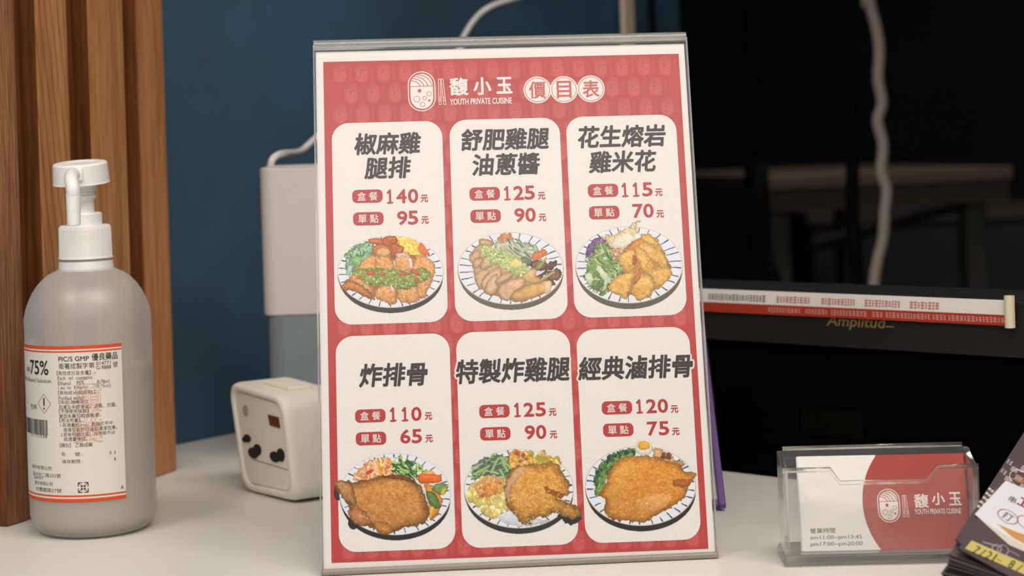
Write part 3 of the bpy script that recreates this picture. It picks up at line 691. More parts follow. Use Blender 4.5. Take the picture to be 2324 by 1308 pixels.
ORG = [(200, 120, 60), (226, 158, 96), (176, 92, 40)]
def dish1():
    c = Canvas(752, 525, 1016, 722, tr(740, 500, 5.45)); c.plate(797, 640, 655, 446, (214, 168, 150), inner=.84)
    c.blob([(235, 430), (330, 350), (430, 290), (540, 270), (600, 330), (590, 440), (470, 520), (330, 640), (270, 690), (235, 600)], (90, 132, 92), (150, 186, 136), 8, 6, .4, .12, light=(205, 225, 190))
    c.shreds([(260, 430), (540, 290), (560, 440), (330, 620), (250, 560)], 70, 60, 14, [(70, 104, 76), (120, 160, 110), (168, 200, 150), (190, 214, 176)])
    c.blob([(250, 670), (262, 590), (300, 560), (325, 590), (300, 660), (270, 690)], (168, 200, 180), (190, 214, 196), 2, 4, .2)
    c.blob([(300, 500), (360, 455), (440, 470), (430, 540), (360, 570)], (120, 172, 96), (168, 204, 130), 3, 5, .25, .2, light=(220, 235, 200))
    c.blob([(860, 210), (1000, 215), (1160, 290), (1190, 400), (1100, 520), (1000, 500), (880, 330)], (238, 186, 60), (250, 208, 90), 4, 4, .2)
    c.bits([(870, 215), (1000, 225), (1150, 290), (1200, 420), (1080, 500), (900, 330)], 95, 24, [(250, 206, 84), (244, 186, 50), (252, 220, 120)])
    c.blob([(1150, 300), (1185, 285), (1280, 420), (1220, 440), (1150, 400), (1140, 360)], (226, 92, 48), (238, 130, 70), 2, 4, .2)
    c.blob([(530, 240), (600, 225), (700, 240), (690, 300), (560, 300), (528, 285)], (204, 96, 36), (226, 136, 66), 3, 6, .35, .1)
    c.blob([(700, 220), (780, 190), (870, 210), (880, 270), (800, 330), (700, 300)], (192, 80, 34), (222, 120, 56), 3, 6, .4, .15)
    c.blob([(780, 310), (860, 285), (960, 340), (950, 400), (860, 470), (790, 430)], (172, 82, 36), (206, 116, 60), 3, 6, .35, .1)
    c.blob([(575, 340), (640, 300), (740, 310), (800, 370), (790, 440), (700, 465), (600, 440), (570, 390)], (190, 96, 40), (216, 128, 66), 2, 5, .3)
    c.blob([(630, 370), (700, 340), (780, 370), (785, 420), (720, 455), (640, 440)], (220, 160, 88), (238, 186, 116), 2, 8, .15, .1)
    FR1, FR2 = (214, 132, 66), (238, 178, 112)
    c.blob([(200, 840), (300, 700), (430, 530), (540, 460), (900, 450), (1040, 440), (1200, 450), (1320, 540), (1335, 660), (1270, 800), (1220, 940), (1080, 940), (800, 960), (560, 940), (330, 860)], (178, 98, 44), (206, 134, 74), 6, 10, .4)
    for p in ([(180, 830), (280, 720), (420, 540), (520, 450), (640, 450), (640, 640), (560, 820), (600, 960), (560, 990), (430, 920), (300, 870), (200, 870)],
              [(610, 480), (700, 440), (800, 470), (845, 600), (840, 760), (700, 800), (600, 760)],
              [(850, 600), (865, 450), (960, 400), (1040, 430), (1060, 600), (1000, 780), (870, 760)],
              [(1060, 560), (1110, 450), (1210, 440), (1320, 520), (1345, 640), (1290, 800), (1240, 900), (1255, 930), (1200, 965), (1130, 930), (1080, 800)],
              [(600, 880), (700, 810), (810, 790), (860, 900), (880, 1010), (800, 1050), (700, 1010), (610, 950)],
              [(880, 870), (960, 810), (1090, 800), (1160, 960), (1110, 1015), (1000, 1020), (890, 990)]):
        c.blob(p, FR1, FR2, 5, 8, .3, .2, light=(248, 212, 160), tex=.6)
    c.blob([(180, 830), (280, 740), (400, 780), (560, 900), (560, 980), (430, 920), (300, 870), (200, 870)], (196, 108, 46), (226, 146, 74), 4, 10, .4, .1)
    for p in ([(1020, 470), (1060, 480), (1070, 590), (1040, 600)], [(830, 500), (850, 510), (852, 580), (840, 560)], [(790, 800), (830, 800), (845, 900), (800, 850)]): c.blob(p, (232, 208, 190), (244, 226, 212), 2, 3, .1)
    c.blob([(860, 420), (940, 400), (1030, 440), (1030, 480), (960, 450), (900, 470)], (226, 170, 140), (240, 205, 180), 3, 4, .2)
    gp = [(310, 650), (450, 600), (700, 600), (900, 605), (1030, 640), (1180, 590), (1280, 640), (1270, 720), (1180, 760), (1060, 840), (880, 850), (760, 800), (620, 830), (480, 780), (420, 720)]
    c.blob(gp, (118, 132, 48), (160, 172, 78), 9, 8, .35, .12, light=(214, 220, 160), tex=.8)
    c.bits(gp, 210, 15, [(132, 142, 58), (154, 162, 78), (166, 172, 96), (118, 128, 52)])
    c.bits(gp, 26, 9, [(222, 226, 180), (206, 210, 150)])
    for x, y, rx, ry, an in ((553, 655, 55, 32, 0), (700, 668, 32, 24, .6), (955, 668, 78, 18, 0), (1105, 645, 70, 26, .6), (408, 715, 32, 20, 0), (1115, 735, 30, 22, .3)):
        c.ell(x, y, rx, ry, (188, 72, 44), 2, ang=an); c.ell(x - 5, y - 6, rx * .6, ry * .5, (210, 100, 66), 2, ang=an)
    return c
def dish2():
    c = Canvas(1032, 516, 1288, 714, tr(1020, 500, 5.45)); c.plate(757, 598, 655, 448, (196, 150, 104), shadow=(96, 88, 76), stripe=(74, 74, 92), inner=.76)
    c.blob([(590, 200), (700, 160), (780, 200), (780, 270), (680, 300), (590, 270)], (206, 112, 60), (228, 150, 96), 8, 5, .3, .15)
    c.blob([(540, 290), (640, 250), (780, 260), (900, 270), (1000, 340), (1000, 440), (900, 500), (780, 480), (600, 430)], (168, 160, 130), (214, 206, 180), 10, 5, .35, .2)
    c.shreds([(740, 260), (900, 250), (1080, 320), (1100, 400), (960, 520), (760, 440)], 60, 90, 20, [(122, 134, 104), (156, 168, 124), (186, 194, 156), (206, 210, 180), (110, 118, 98)], .8)
    c.blob([(890, 450), (1000, 480), (1010, 560), (940, 570), (890, 520)], (96, 104, 72), (140, 146, 100), 6, 5, .4)
    c.blob([(1015, 420), (1100, 385), (1180, 360), (1200, 430), (1130, 470), (1060, 510), (1020, 480)], (222, 106, 50), (236, 140, 80), 3, 6, .25, .08)
    for p in ([(1010, 520), (1080, 500), (1200, 520), (1190, 600), (1060, 640), (1000, 600)], [(1200, 540), (1310, 500), (1320, 560), (1240, 620), (1180, 620)],
              [(1210, 640), (1330, 600), (1380, 660), (1360, 740), (1250, 750), (1190, 700)], [(1060, 720), (1180, 620), (1290, 510), (1310, 520), (1210, 640), (1120, 740)], [(1100, 740), (1200, 700), (1300, 780), (1280, 820), (1120, 790)]):
        c.blob(p, (108, 72, 54), (160, 104, 72), 5, 8, .5, .1)
    c.line((1100, 590), (1200, 470), 34, (156, 158, 84), 20); c.line((1130, 740), (1290, 640), 34, (176, 170, 96), 24); c.line((1065, 620), (1130, 490), 24, (128, 128, 70))
    c.blob([(250, 430), (380, 300), (560, 420), (800, 560), (1000, 640), (1200, 780), (1180, 880), (900, 980), (640, 960), (420, 860), (320, 760), (290, 600)], (196, 142, 96), (222, 172, 128), 5, 8, .3)
    for p in ([(360, 280), (380, 235), (460, 230), (545, 280), (520, 330), (400, 320)], [(240, 440), (300, 390), (370, 380), (380, 480), (300, 540), (250, 500)],
              [(280, 530), (330, 470), (420, 470), (400, 560), (310, 600)], [(370, 560), (440, 430), (520, 420), (560, 520), (480, 600), (390, 610)],
              [(300, 700), (380, 620), (460, 610), (520, 650), (470, 760), (400, 860), (330, 800)], [(380, 800), (440, 680), (560, 600), (640, 590), (640, 700), (600, 880), (520, 940), (430, 890)],
              [(420, 860), (480, 740), (580, 660), (600, 760), (600, 860), (530, 935), (440, 900)],
              [(560, 760), (620, 690), (720, 640), (800, 660), (760, 720), (640, 790), (580, 790)],
              [(580, 900), (640, 800), (780, 720), (920, 720), (930, 810), (840, 900), (740, 995), (640, 980)], [(740, 960), (820, 860), (960, 800), (1090, 760), (1170, 780), (1170, 900), (1060, 960), (900, 1010), (790, 1010)]):
        c.blob(p, (212, 158, 112), (236, 192, 152), 3, 9, .35, .1, light=(250, 222, 192), tex=.35)
    c.blob([(740, 970), (820, 870), (980, 800), (1100, 760), (1250, 755), (1250, 860), (1150, 920), (900, 1005)], (216, 156, 88), (236, 180, 112), 2, 10, .3, .04, tex=.3)
    c.blob([(860, 640), (980, 600), (1070, 620), (1080, 700), (1160, 760), (1000, 790), (900, 720)], (218, 164, 98), (240, 196, 130), 3, 8, .3, .05)
    c.blob([(1165, 770), (1250, 755), (1250, 870), (1180, 910)], (232, 178, 122), (246, 206, 160), 2, 5, .2)
    gp = [(360, 340), (470, 310), (560, 350), (700, 380), (880, 480), (980, 600), (960, 660), (860, 700), (720, 620), (600, 560), (500, 520), (400, 420)]
    c.blob(gp, (160, 170, 84), (206, 208, 130), 8, 6, .2, .2, light=(236, 234, 190))
    c.bits(gp, 240, 14, [(178, 186, 108), (200, 204, 138), (216, 216, 164), (156, 166, 92)])
    c.blob([(720, 500), (860, 500), (920, 560), (830, 600), (740, 570)], (232, 206, 110), (240, 222, 150), 6, 6, .1)
    return c
def dish3():
    c = Canvas(1299, 495, 1560, 716, tr(1280, 480, 5.03)); c.plate(742, 612, 612, 440, (210, 160, 110), shadow=(86, 80, 72), stripe=(60, 66, 110), inner=.76)
    c.blob([(420, 300), (520, 270), (640, 230), (740, 180), (780, 110), (855, 105), (830, 200), (860, 260), (880, 330), (860, 400), (700, 470), (560, 460), (500, 380)], (222, 176, 110), (246, 222, 176), 9, 10, .25, .25, light=(252, 240, 214))
    c.blob([(520, 370), (560, 320), (650, 270), (740, 260), (800, 300), (780, 380), (700, 420), (600, 440), (530, 420)], (236, 214, 180), (250, 240, 222), 7, 8, .15, .2)
    c.blob([(800, 260), (870, 260), (870, 340), (810, 360)], (240, 226, 210), (250, 242, 232), 4, 5, .15)
    c.shreds([(500, 420), (760, 430), (700, 560), (560, 560)], 60, 60, 12, [(206, 130, 70), (226, 160, 104), (180, 100, 52)])
    c.blob([(240, 540), (262, 430), (330, 330), (410, 300), (480, 350), (420, 380), (370, 430), (300, 500)], (86, 52, 96), (150, 100, 150), 4, 7, .3, .2, light=(214, 190, 214))
    gp = [(250, 560), (300, 500), (380, 380), (480, 370), (540, 440), (580, 560), (660, 590), (720, 680), (640, 720), (560, 790), (490, 930), (430, 960), (370, 900), (300, 850), (235, 740), (260, 640)]
    c.blob(gp, (88, 112, 56), (138, 158, 88), 9, 8, .4, .1, light=(206, 220, 160), tex=.7)
    c.shreds(gp, 110, 80, 16, [(74, 98, 44), (106, 134, 66), (150, 172, 98), (184, 200, 136)])
    for p in ([(370, 650), (400, 615), (500, 730), (540, 790), (510, 820), (420, 740)], [(440, 900), (470, 780), (500, 770), (480, 880), (450, 910)], [(240, 720), (290, 700), (330, 770), (300, 840), (250, 780)],
              [(440, 530), (480, 515), (500, 550), (450, 560)], [(410, 440), (440, 430), (455, 470), (425, 495)]): c.blob(p, (196, 208, 150), (226, 232, 196), 3, 5, .15)
    c.blob([(640, 480), (860, 300), (1060, 340), (1190, 560), (1210, 720), (1060, 880), (800, 960), (600, 930), (540, 840), (680, 700)], (190, 104, 44), (222, 150, 70), 5, 8, .3)
    for p in ([(870, 260), (960, 250), (1060, 320), (1110, 400), (1090, 450), (1000, 400), (890, 330)], [(830, 380), (930, 350), (1050, 420), (1140, 480), (1190, 590), (1120, 670), (1000, 560), (880, 480)],
              [(620, 500), (740, 440), (830, 480), (800, 680), (700, 700), (640, 600)], [(800, 420), (880, 420), (980, 520), (1040, 640), (1020, 730), (900, 700), (840, 560)],
              [(1000, 660), (1180, 640), (1230, 690), (1200, 780), (1060, 890), (1010, 800)], [(500, 870), (560, 780), (680, 700), (800, 700), (760, 860), (710, 1010), (620, 960), (510, 910)],
              [(780, 870), (850, 740), (960, 720), (1020, 800), (1000, 940), (950, 990), (820, 1005), (770, 930)]):
        c.blob(p, (220, 146, 58), (248, 200, 110), 6, 9, .3, .16, light=(252, 222, 150), tex=.55)
    c.blob([(780, 500), (830, 520), (830, 590), (790, 600)], (176, 84, 40), (200, 110, 56), 4, 5, .2); c.blob([(790, 760), (850, 700), (870, 760), (800, 840)], (184, 96, 48), (206, 124, 66), 4, 5, .2)
    return c
def dish4():
    c = Canvas(750, 1022, 1030, 1234, tr(740, 990, 4.844)); c.ell(140, 620, 55, 90, (56, 44, 44)); c.plate(760, 640, 612, 450, (196, 190, 190), sy=66, shadow=(40, 40, 40), stripe=(56, 56, 104), inner=.86)
    c.ell(300, 960, 60, 70, (40, 40, 40), 3)
    cp = [(300, 460), (360, 360), (470, 280), (580, 240), (690, 250), (750, 330), (750, 430), (560, 460), (400, 520)]
    c.blob(cp, (224, 140, 80), (244, 190, 130), 8, 6, .3, .2); c.bits([(560, 260), (690, 250), (740, 330), (740, 430), (560, 440)], 40, 26, [(240, 170, 70), (232, 140, 60), (248, 196, 110)])
    c.shreds(cp, 90, 70, 13, [(232, 150, 96), (246, 206, 160), (214, 116, 70), (250, 222, 190)])
    c.ell(480, 395, 46, 20, (206, 66, 50), 2, ang=-.5); c.ell(680, 345, 30, 18, (226, 110, 100), 2, ang=-.4)
    gp = [(725, 290), (800, 250), (900, 260), (1000, 310), (1110, 370), (1010, 440), (950, 470), (860, 440), (760, 410)]
    c.blob(gp, (70, 108, 56), (120, 160, 80), 6, 6, .4, .1); c.shreds(gp, 90, 90, 20, [(64, 104, 58), (122, 166, 74), (160, 192, 100), (190, 212, 130), (50, 84, 56)], .7)
    c.bits(gp, 8, 18, [(226, 228, 196)])
    c.blob([(1075, 400), (1150, 385), (1200, 420), (1180, 460), (1090, 450)], (242, 166, 70), (250, 190, 100), 3, 5, .2)
    c.blob([(1080, 530), (1160, 540), (1240, 620), (1280, 700), (1240, 840), (1150, 920), (1130, 760)], (222, 122, 50), (240, 160, 70), 6, 8, .3, .1)
    c.blob([(1010, 440), (1060, 415), (1250, 430), (1270, 480), (1240, 510), (1060, 525), (1010, 490)], (232, 98, 34), (244, 124, 60), 3, 6, .25, .04, tex=.2)
    c.blob([(1160, 580), (1210, 525), (1330, 525), (1335, 580), (1290, 650), (1200, 620)], (104, 136, 66), (150, 176, 104), 3, 8, .3, .18, light=(214, 226, 196))
    c.blob([(1270, 600), (1330, 560), (1330, 540), (1300, 640), (1270, 650)], (236, 176, 50), (246, 196, 80), 2, 3, .1)
    c.blob([(1090, 610), (1160, 605), (1220, 660), (1260, 770), (1230, 800), (1160, 780), (1120, 700)], (88, 120, 60), (130, 160, 90), 3, 9, .35, .15, light=(200, 216, 180))
    c.blob([(1140, 780), (1190, 790), (1160, 900), (1140, 920)], (240, 170, 50), (248, 196, 90), 3, 4, .2)
    mp_ = [(80, 500), (130, 500), (200, 490), (330, 500), (480, 470), (600, 440), (780, 430), (900, 460), (1030, 540), (1080, 620), (1110, 740), (1135, 830), (1120, 920), (1040, 980), (900, 1010), (780, 1040), (700, 1080), (600, 1070), (540, 1020), (500, 1000), (420, 1000), (300, 950), (250, 870), (250, 790), (200, 700), (130, 620)]
    c.blob(mp_, (186, 112, 46), (222, 154, 86), 7, 22, .5, .12, light=(240, 196, 140), tex=.45)
    c.blob([(600, 445), (790, 430), (930, 470), (1020, 540), (900, 500), (780, 475), (640, 465)], (120, 62, 34), (156, 84, 44), 3, 6, .3)
    c.blob([(240, 820), (330, 770), (450, 850), (510, 960), (420, 1000), (300, 950), (250, 880)], (176, 96, 48), (216, 146, 98), 6, 12, .4, .2)
    c.blob([(520, 960), (620, 950), (720, 990), (740, 1040), (660, 1080), (560, 1050)], (186, 106, 46), (222, 150, 76), 5, 10, .4, .1)
    c.blob([(80, 500), (180, 500), (290, 530), (320, 640), (330, 760), (240, 740), (150, 640)], (170, 108, 54), (206, 150, 92), 6, 10, .45, .12)
    return c
def dish5():
    c = Canvas(1044, 1015, 1320, 1222, tr(1020, 990, 4.844)); c.plate(763, 580, 602, 436, (206, 176, 142), sy=68, shadow=(48, 52, 50), stripe=(60, 56, 64), inner=.88)
    c.blob([(1180, 880), (1250, 850), (1430, 870), (1440, 930), (1340, 985), (1280, 960)], (44, 46, 42), (52, 54, 48), 4, 2, .1)
    c.blob([(560, 830), (700, 820), (760, 900), (1060, 920), (1080, 940), (900, 990), (700, 985), (540, 930)], (206, 202, 206), (232, 228, 232), 6, 5, .15, .2)
    gp = [(270, 490), (250, 430), (290, 360), (300, 290), (400, 240), (560, 210), (660, 240), (690, 360), (640, 480), (480, 440), (330, 460)]
    c.blob(gp, (86, 106, 74), (140, 156, 116), 7, 6, .4, .1); c.shreds(gp, 90, 160, 22, [(92, 124, 70), (134, 164, 96), (168, 190, 132), (70, 84, 74), (96, 100, 112)], 2.8)
    for a, b in (((460, 400), (530, 250)), ((560, 240), (690, 370)), ((590, 300), (640, 390)), ((270, 420), (440, 330)), ((560, 380), (600, 450))): c.line(a, b, 30, (158, 182, 106), 20)
    yp = [(655, 200), (720, 150), (820, 170), (900, 190), (960, 260), (980, 170), (1045, 170), (1060, 230), (1130, 220), (1190, 230), (1210, 330), (1000, 340), (800, 330), (700, 350)]
    c.blob(yp, (222, 150, 70), (240, 186, 110), 8, 6, .35, .15); c.bits(yp, 50, 32, [(226, 150, 66), (240, 184, 84), (196, 168, 60), (244, 206, 130)])
    c.bits([(700, 160), (900, 180), (900, 250), (760, 280)], 8, 22, [(190, 70, 56), (170, 176, 90)]); c.ell(1010, 250, 70, 34, (164, 154, 62), 3)
    ep = [(175, 620), (230, 540), (300, 480), (420, 440), (540, 450), (620, 520), (610, 700), (660, 820), (560, 860), (460, 905), (380, 870), (330, 760), (230, 720)]
    c.blob(ep, (216, 186, 110), (240, 218, 150), 9, 8, .3, .2, light=(248, 236, 190)); c.bits(ep, 90, 24, [(240, 214, 130), (226, 190, 90), (246, 230, 170), (206, 178, 90)], asp=.9)
    c.blob([(280, 520), (420, 450), (560, 470), (600, 560), (480, 660), (340, 680), (300, 600)], (214, 140, 70), (240, 190, 126), 10, 10, .15, .25, light=(250, 226, 170)); c.bits([(300, 560), (560, 480), (580, 600), (360, 680)], 30, 22, [(204, 118, 50), (226, 150, 80)])
    mp_ = [(600, 600), (640, 430), (720, 350), (860, 310), (1000, 310), (1120, 280), (1200, 320), (1250, 420), (1310, 510), (1320, 590), (1300, 660), (1220, 690), (1300, 730), (1390, 770), (1445, 850), (1420, 890), (1340, 915), (1250, 890), (1180, 850), (1060, 890), (900, 920), (890, 980), (800, 960), (740, 900), (660, 800), (610, 700)]
    c.blob(mp_, (206, 128, 46), (238, 178, 92), 7, 22, .45, .16, light=(248, 212, 136), tex=.6)
    c.blob([(600, 640), (650, 480), (740, 360), (820, 340), (780, 450), (690, 560), (650, 700)], (214, 150, 104), (234, 178, 132), 4, 12, .15, .05)
    c.blob([(1010, 540), (1100, 580), (1250, 620), (1240, 670), (1100, 640)], (156, 82, 34), (186, 108, 48), 8, 8, .2); c.shreds(mp_, 60, 45, 9, [(228, 164, 78), (204, 130, 54), (238, 186, 104)])
    return c
def dish6():
    c = Canvas(1322, 1000, 1592, 1214, tr(1300, 980, 3.988)); c.plate(613, 492, 502, 362, (206, 172, 136), sy=56, shadow=(44, 42, 40), stripe=(60, 60, 120), inner=.86)
    gp = [(190, 440), (210, 360), (270, 280), (340, 210), (440, 180), (540, 150), (570, 200), (480, 240), (400, 280), (330, 350), (290, 430), (250, 540), (220, 590), (195, 540)]
    c.blob(gp, (58, 92, 50), (104, 136, 74), 8, 6, .4, .1); c.bits(gp, 70, 17, [(56, 92, 48), (84, 122, 62), (120, 152, 76), (44, 72, 44)]); c.shreds([(210, 540), (240, 380), (380, 270), (330, 360), (240, 590)], 24, 60, 10, [(150, 176, 88), (120, 152, 76)], 2.1)
    c.blob([(720, 150), (800, 160), (860, 200), (910, 230), (940, 270), (1000, 270), (990, 320), (860, 280), (740, 230)], (204, 148, 82), (226, 178, 120), 7, 6, .3, .15); c.bits([(740, 170), (880, 210), (900, 250), (760, 220)], 6, 16, [(116, 70, 44)])
    mp_ = [(230, 570), (290, 480), (320, 370), (380, 290), (450, 235), (560, 220), (720, 225), (860, 260), (960, 300), (1020, 360), (1090, 365), (1115, 390), (1090, 450), (1040, 500), (1020, 580), (960, 640), (860, 710), (740, 770), (640, 825), (500, 810), (380, 800), (310, 760), (285, 700), (290, 630)]
    c.blob(mp_, (206, 122, 40), (234, 158, 72), 6, 16, .38, .14, light=(248, 206, 140), tex=.55)
    c.blob([(340, 430), (420, 310), (540, 290), (560, 400), (460, 500), (420, 640), (330, 620)], (222, 144, 50), (240, 172, 78), 8, 40, .06, .1)
    c.blob([(900, 440), (1060, 430), (1080, 450), (1020, 500), (920, 490)], (174, 88, 34), (204, 116, 50), 5, 10, .2)
    c.blob([(560, 640), (760, 560), (900, 590), (820, 700), (640, 720)], (226, 146, 70), (242, 176, 104), 8, 30, .05, .2)
    c.blob([(560, 170), (565, 120), (600, 75), (650, 60), (700, 85), (722, 140), (705, 195), (660, 215), (600, 205)], (238, 226, 208), (248, 240, 226), 1.5, 8, .18)
    c.blob([(585, 130), (605, 95), (650, 85), (690, 105), (697, 145), (650, 168), (605, 160)], (232, 160, 44), (246, 190, 80), 1.5, 6, .15, .1)
    return c
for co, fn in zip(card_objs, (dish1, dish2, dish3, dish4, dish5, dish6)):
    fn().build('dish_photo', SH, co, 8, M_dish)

# the stand: folded clear acrylic with a rearward foot
M_ac = clear('clear_acrylic_sheet', .16); M_ace = glass('acrylic_edge', .05, thin=.15, haze=.16)  # white haze paints bright highlights into the fold and edges
M_acedge = mat('acrylic_cut_edge', (.55, .58, .60), .15, .05, 90, spec=.8)
stand = thing('acrylic_menu_stand', 'tall clear acrylic L stand holding the red price list', 'stand', red0 - ZZ * .0065)
fr0 = .0012; th_ = .0012
mesh('front_panel', *boxv(SH(AW0, AH0) + SH.n * fr0, uu * (AW1 - AW0), vv * (AH1 - AH0), SH.n * th_), M_ac, stand)
mesh('back_panel', *boxv(SH(AW0, AH0) - SH.n * .0024, uu * (AW1 - AW0), vv * (AH1 - AH0), SH.n * th_), M_ac, stand)
# folded top: a rounded roll of acrylic joining both panels
top = []; c_ = SH(AW0, AH1) + SH.n * .0001
for i in range(13):
    a = math.pi * i / 12; top.append(c_ + SH.n * (.0024 * math.cos(a)) + vv * (.0036 * math.sin(a)))
top = [c_ + SH.n * .0024 - vv * .002] + top + [c_ - SH.n * .0024 - vv * .002]
mesh('top_fold', *prism(top, 0, uu * (AW1 - AW0)), M_ace, stand, bevel=.0003)
for s_, xx in ((0, AW0 - .0003), (1, AW1 - .0005)):
    mesh('polished_edge', *boxv(SH(xx, AH0) - SH.n * .0024, uu * .0008, vv * (AH1 - AH0), SH.n * .0048), M_ace, stand)
ft = SH(AW0, AH0) - SH.n * .0026; ft[2] = .0003
mesh('foot', *boxv(ft + SH.n * .004 * 0, uu * (AW1 - AW0), np.array([-.059, .998, 0]) * .075, ZZ * .0028), M_ac, stand)
ef = SH(AW0, AH0) + SH.n * .0026; ef[2] = .0003
mesh('bottom_bend', *boxv(ef, u_ * (AW1 - AW0), np.array([-.059, .998, 0]) * .006, ZZ * .0032), mat('bend_grey', alb(150, 138, 124), .3), stand, bevel=.001)

# ------------------------------------------------------------------ purple framed board behind the menu
M_purple = mat('purple_plastic', alb(98, 62, 122), .45, .06, 50); M_pin = mat('board_inner_white', alb(200, 190, 178), .6, .03, 30)
br = G(1648, 1160); tr_ = P(1597, 738, 1.325); bl = br + np.array([-.215, .012, 0]); tl_ = tr_ + np.array([-.215, .012, 0])
e1 = bl - br; e2 = tr_ - br; nb_ = np.cross(e1, e2); nb_ /= np.linalg.norm(nb_)
if nb_[1] > 0: nb_ = -nb_
t = thing('purple_board', 'purple-edged board leaning back behind the menu stand', 'board', br)
bw = .0045; d2_ = e2 / np.linalg.norm(e2); d1_ = e1 / np.linalg.norm(e1)
o0 = br + ZZ * .0012
mesh('white_sheet', *boxv(o0 + d1_ * bw + d2_ * bw, e1 - d1_ * 2 * bw, e2 - d2_ * 2 * bw, nb_ * .0015), M_pin, t)
for c_, a_, b_ in ((o0, d1_ * bw, e2), (o0 + e1 - d1_ * bw, d1_ * bw, e2), (o0 + d1_ * bw, e1 - 2 * bw * d1_, d2_ * bw), (o0 + e2 - d2_ * bw + d1_ * bw, e1 - 2 * bw * d1_, d2_ * bw)):
    mesh('frame_edge', *boxv(c_, a_, b_, nb_ * .0045), M_purple, t, bevel=.0008)
mesh('clear_clip', *boxv(o0 + e2 * .52 - d1_ * .0012, d1_ * .001, e2 * .42, nb_ * .003), clear('clip_plastic', .1), t)

# ------------------------------------------------------------------ travel adapter
def quadthing():
    M_ad = mat('aged_white_plastic', alb(236, 224, 206), .42, .05, 60, spec=.4, sub=.0); M_adf = mat('adapter_face', alb(240, 226, 206), .5, .06, 70)
    br_ = G(661, 1146); bl_ = G(566, 1119); ex = (bl_ - br_); ex[2] = 0; Lw = np.linalg.norm(ex); ex /= Lw
    back = np.array([-ex[1], ex[0], 0]); back = back if back[1] > 0 and back[0] > 0 else np.array([ex[1], -ex[0], 0])
    # face polygon (metres) in (ex, z): a slightly leaning rounded square
    pl = Plane(br_, -ex, ZZ)
    q = [pl.at(*p) for p in ((672, 1147), (549, 1118), (514, 868), (642, 905))]
    th = thing('travel_adapter', 'aged white travel plug adapter with black socket holes beside the dispenser', 'adapter', br_)
    def rounded(q, r, n=6):
        q = [np.array(p) for p in q]; out = []
        for i in range(4):
            p0, p1, p2 = q[i - 1], q[i], q[(i + 1) % 4]; a = (p0 - p1) / np.linalg.norm(p0 - p1); b = (p2 - p1) / np.linalg.norm(p2 - p1)
            s_, e_ = p1 + a * r, p1 + b * r
            for k in range(n + 1): t_ = k / n; out.append((1 - t_) ** 2 * s_ + 2 * t_ * (1 - t_) * p1 + t_ * t_ * e_)
        return out
    ol = rounded(q, .013, 8); cen = sum(ol) / len(ol); minz = min(p[1] for p in ol)
    W3 = lambda p, d: pl.o + pl.u * p[0] + ZZ * (p[1] - minz + .0003) + back * d
    rings = []
    for sc, d in ((.84, .0022), (.845, .0010), (.875, 0.0), (.93, 0.0), (.975, .0014), (1.0, .005), (1.0, .040), (.985, .043), (.94, .045)):
        rings.append([W3(cen + (p - cen) * sc, d) for p in ol])
    n = len(ol); V = [p for r_ in rings for p in r_]; Fs = []
    for j in range(len(rings) - 1):
        for i in range(n): Fs.append([j * n + i, j * n + (i + 1) % n, (j + 1) * n + (i + 1) % n, (j + 1) * n + i])
    Fs.append([i for i in range(n)][::-1]); Fs.append([(len(rings) - 1) * n + i for i in range(n)])
    mesh('housing', V, Fs, M_ad, th, smooth=True)
    face = [W3(cen + (p - cen) * .82, .0016) for p in ol]; mesh('socket_face', *prism(face, 0, back * .0008), M_adf, th)
    M_hole = mat('socket_black', (.006, .006, .006), .6)
    off = W3(np.zeros(2), 0) - pl.o
    def on(px, py, d=.0014):
        a = pl.at(px, py); return a
    def disc(pts, nm, m_, depth=.0006):
        P3 = [pl.o + pl.u * p[0] + ZZ * p[1] + back * (.0016 - depth) for p in pts]; mesh(nm, *prism(P3, 0, back * depth), m_, th)
    def el(px, py, rx, ry, n=20):
        a = pl.at(px, py); sx, sy = pl.size(px, py, 1, 1, 0); return [(a[0] + rx * sx * math.cos(2 * math.pi * i / n), a[1] + ry * sy * math.sin(2 * math.pi * i / n)) for i in range(n)]
    for px, py, r1, r2 in ((571, 1029, 11, 12), (580, 1022, 8.5, 13), (620, 1038, 11, 12), (633, 1034, 8.5, 15), (557, 996, 8, 9), (551, 999, 5, 6)): disc(el(px, py, r1, r2), 'socket_hole', M_hole, .0007 if r1 > 9 else .0006)
    disc([pl.at(*p) for p in ((604, 942), (628, 948), (632, 973), (609, 966))], 'indicator_window', mat('brown_window', rgb(92, 52, 26), .2), .0006)
    disc(el(553, 933, 6, 13), 'moulded_mark', mat('faint_print', alb(176, 160, 140), .5), .0003)
    disc([pl.at(*p) for p in ((571, 1043), (648, 1067), (648, 1068.5), (571, 1044.5))], 'cover_seam', mat('seam', alb(150, 134, 112), .6), .0003)
    disc([pl.at(*p) for p in ((566, 1098), (655, 1125), (657, 1131), (568, 1105))], 'lower_groove', mat('groove', alb(172, 152, 128), .6), .0003)
    # sliding block on top
    tz = max(p[1] for p in ol) - minz
    c1 = P(583, 880, 1.355); c2 = P(650, 898, 1.31); dd = (c2 - c1); sl_ = dd
    qq = [W3(q[2] + (q[3] - q[2]) * s_, d_) for s_, d_ in ((.36, .013), (.80, .013), (.80, .031), (.36, .031))]
    v, f = prism(qq, -ZZ * .001, ZZ * .0037)
    mesh('slide_button', v, f, mat('aged_beige_plastic', alb(240, 224, 200), .45), th, bevel=.0012)
quadthing()

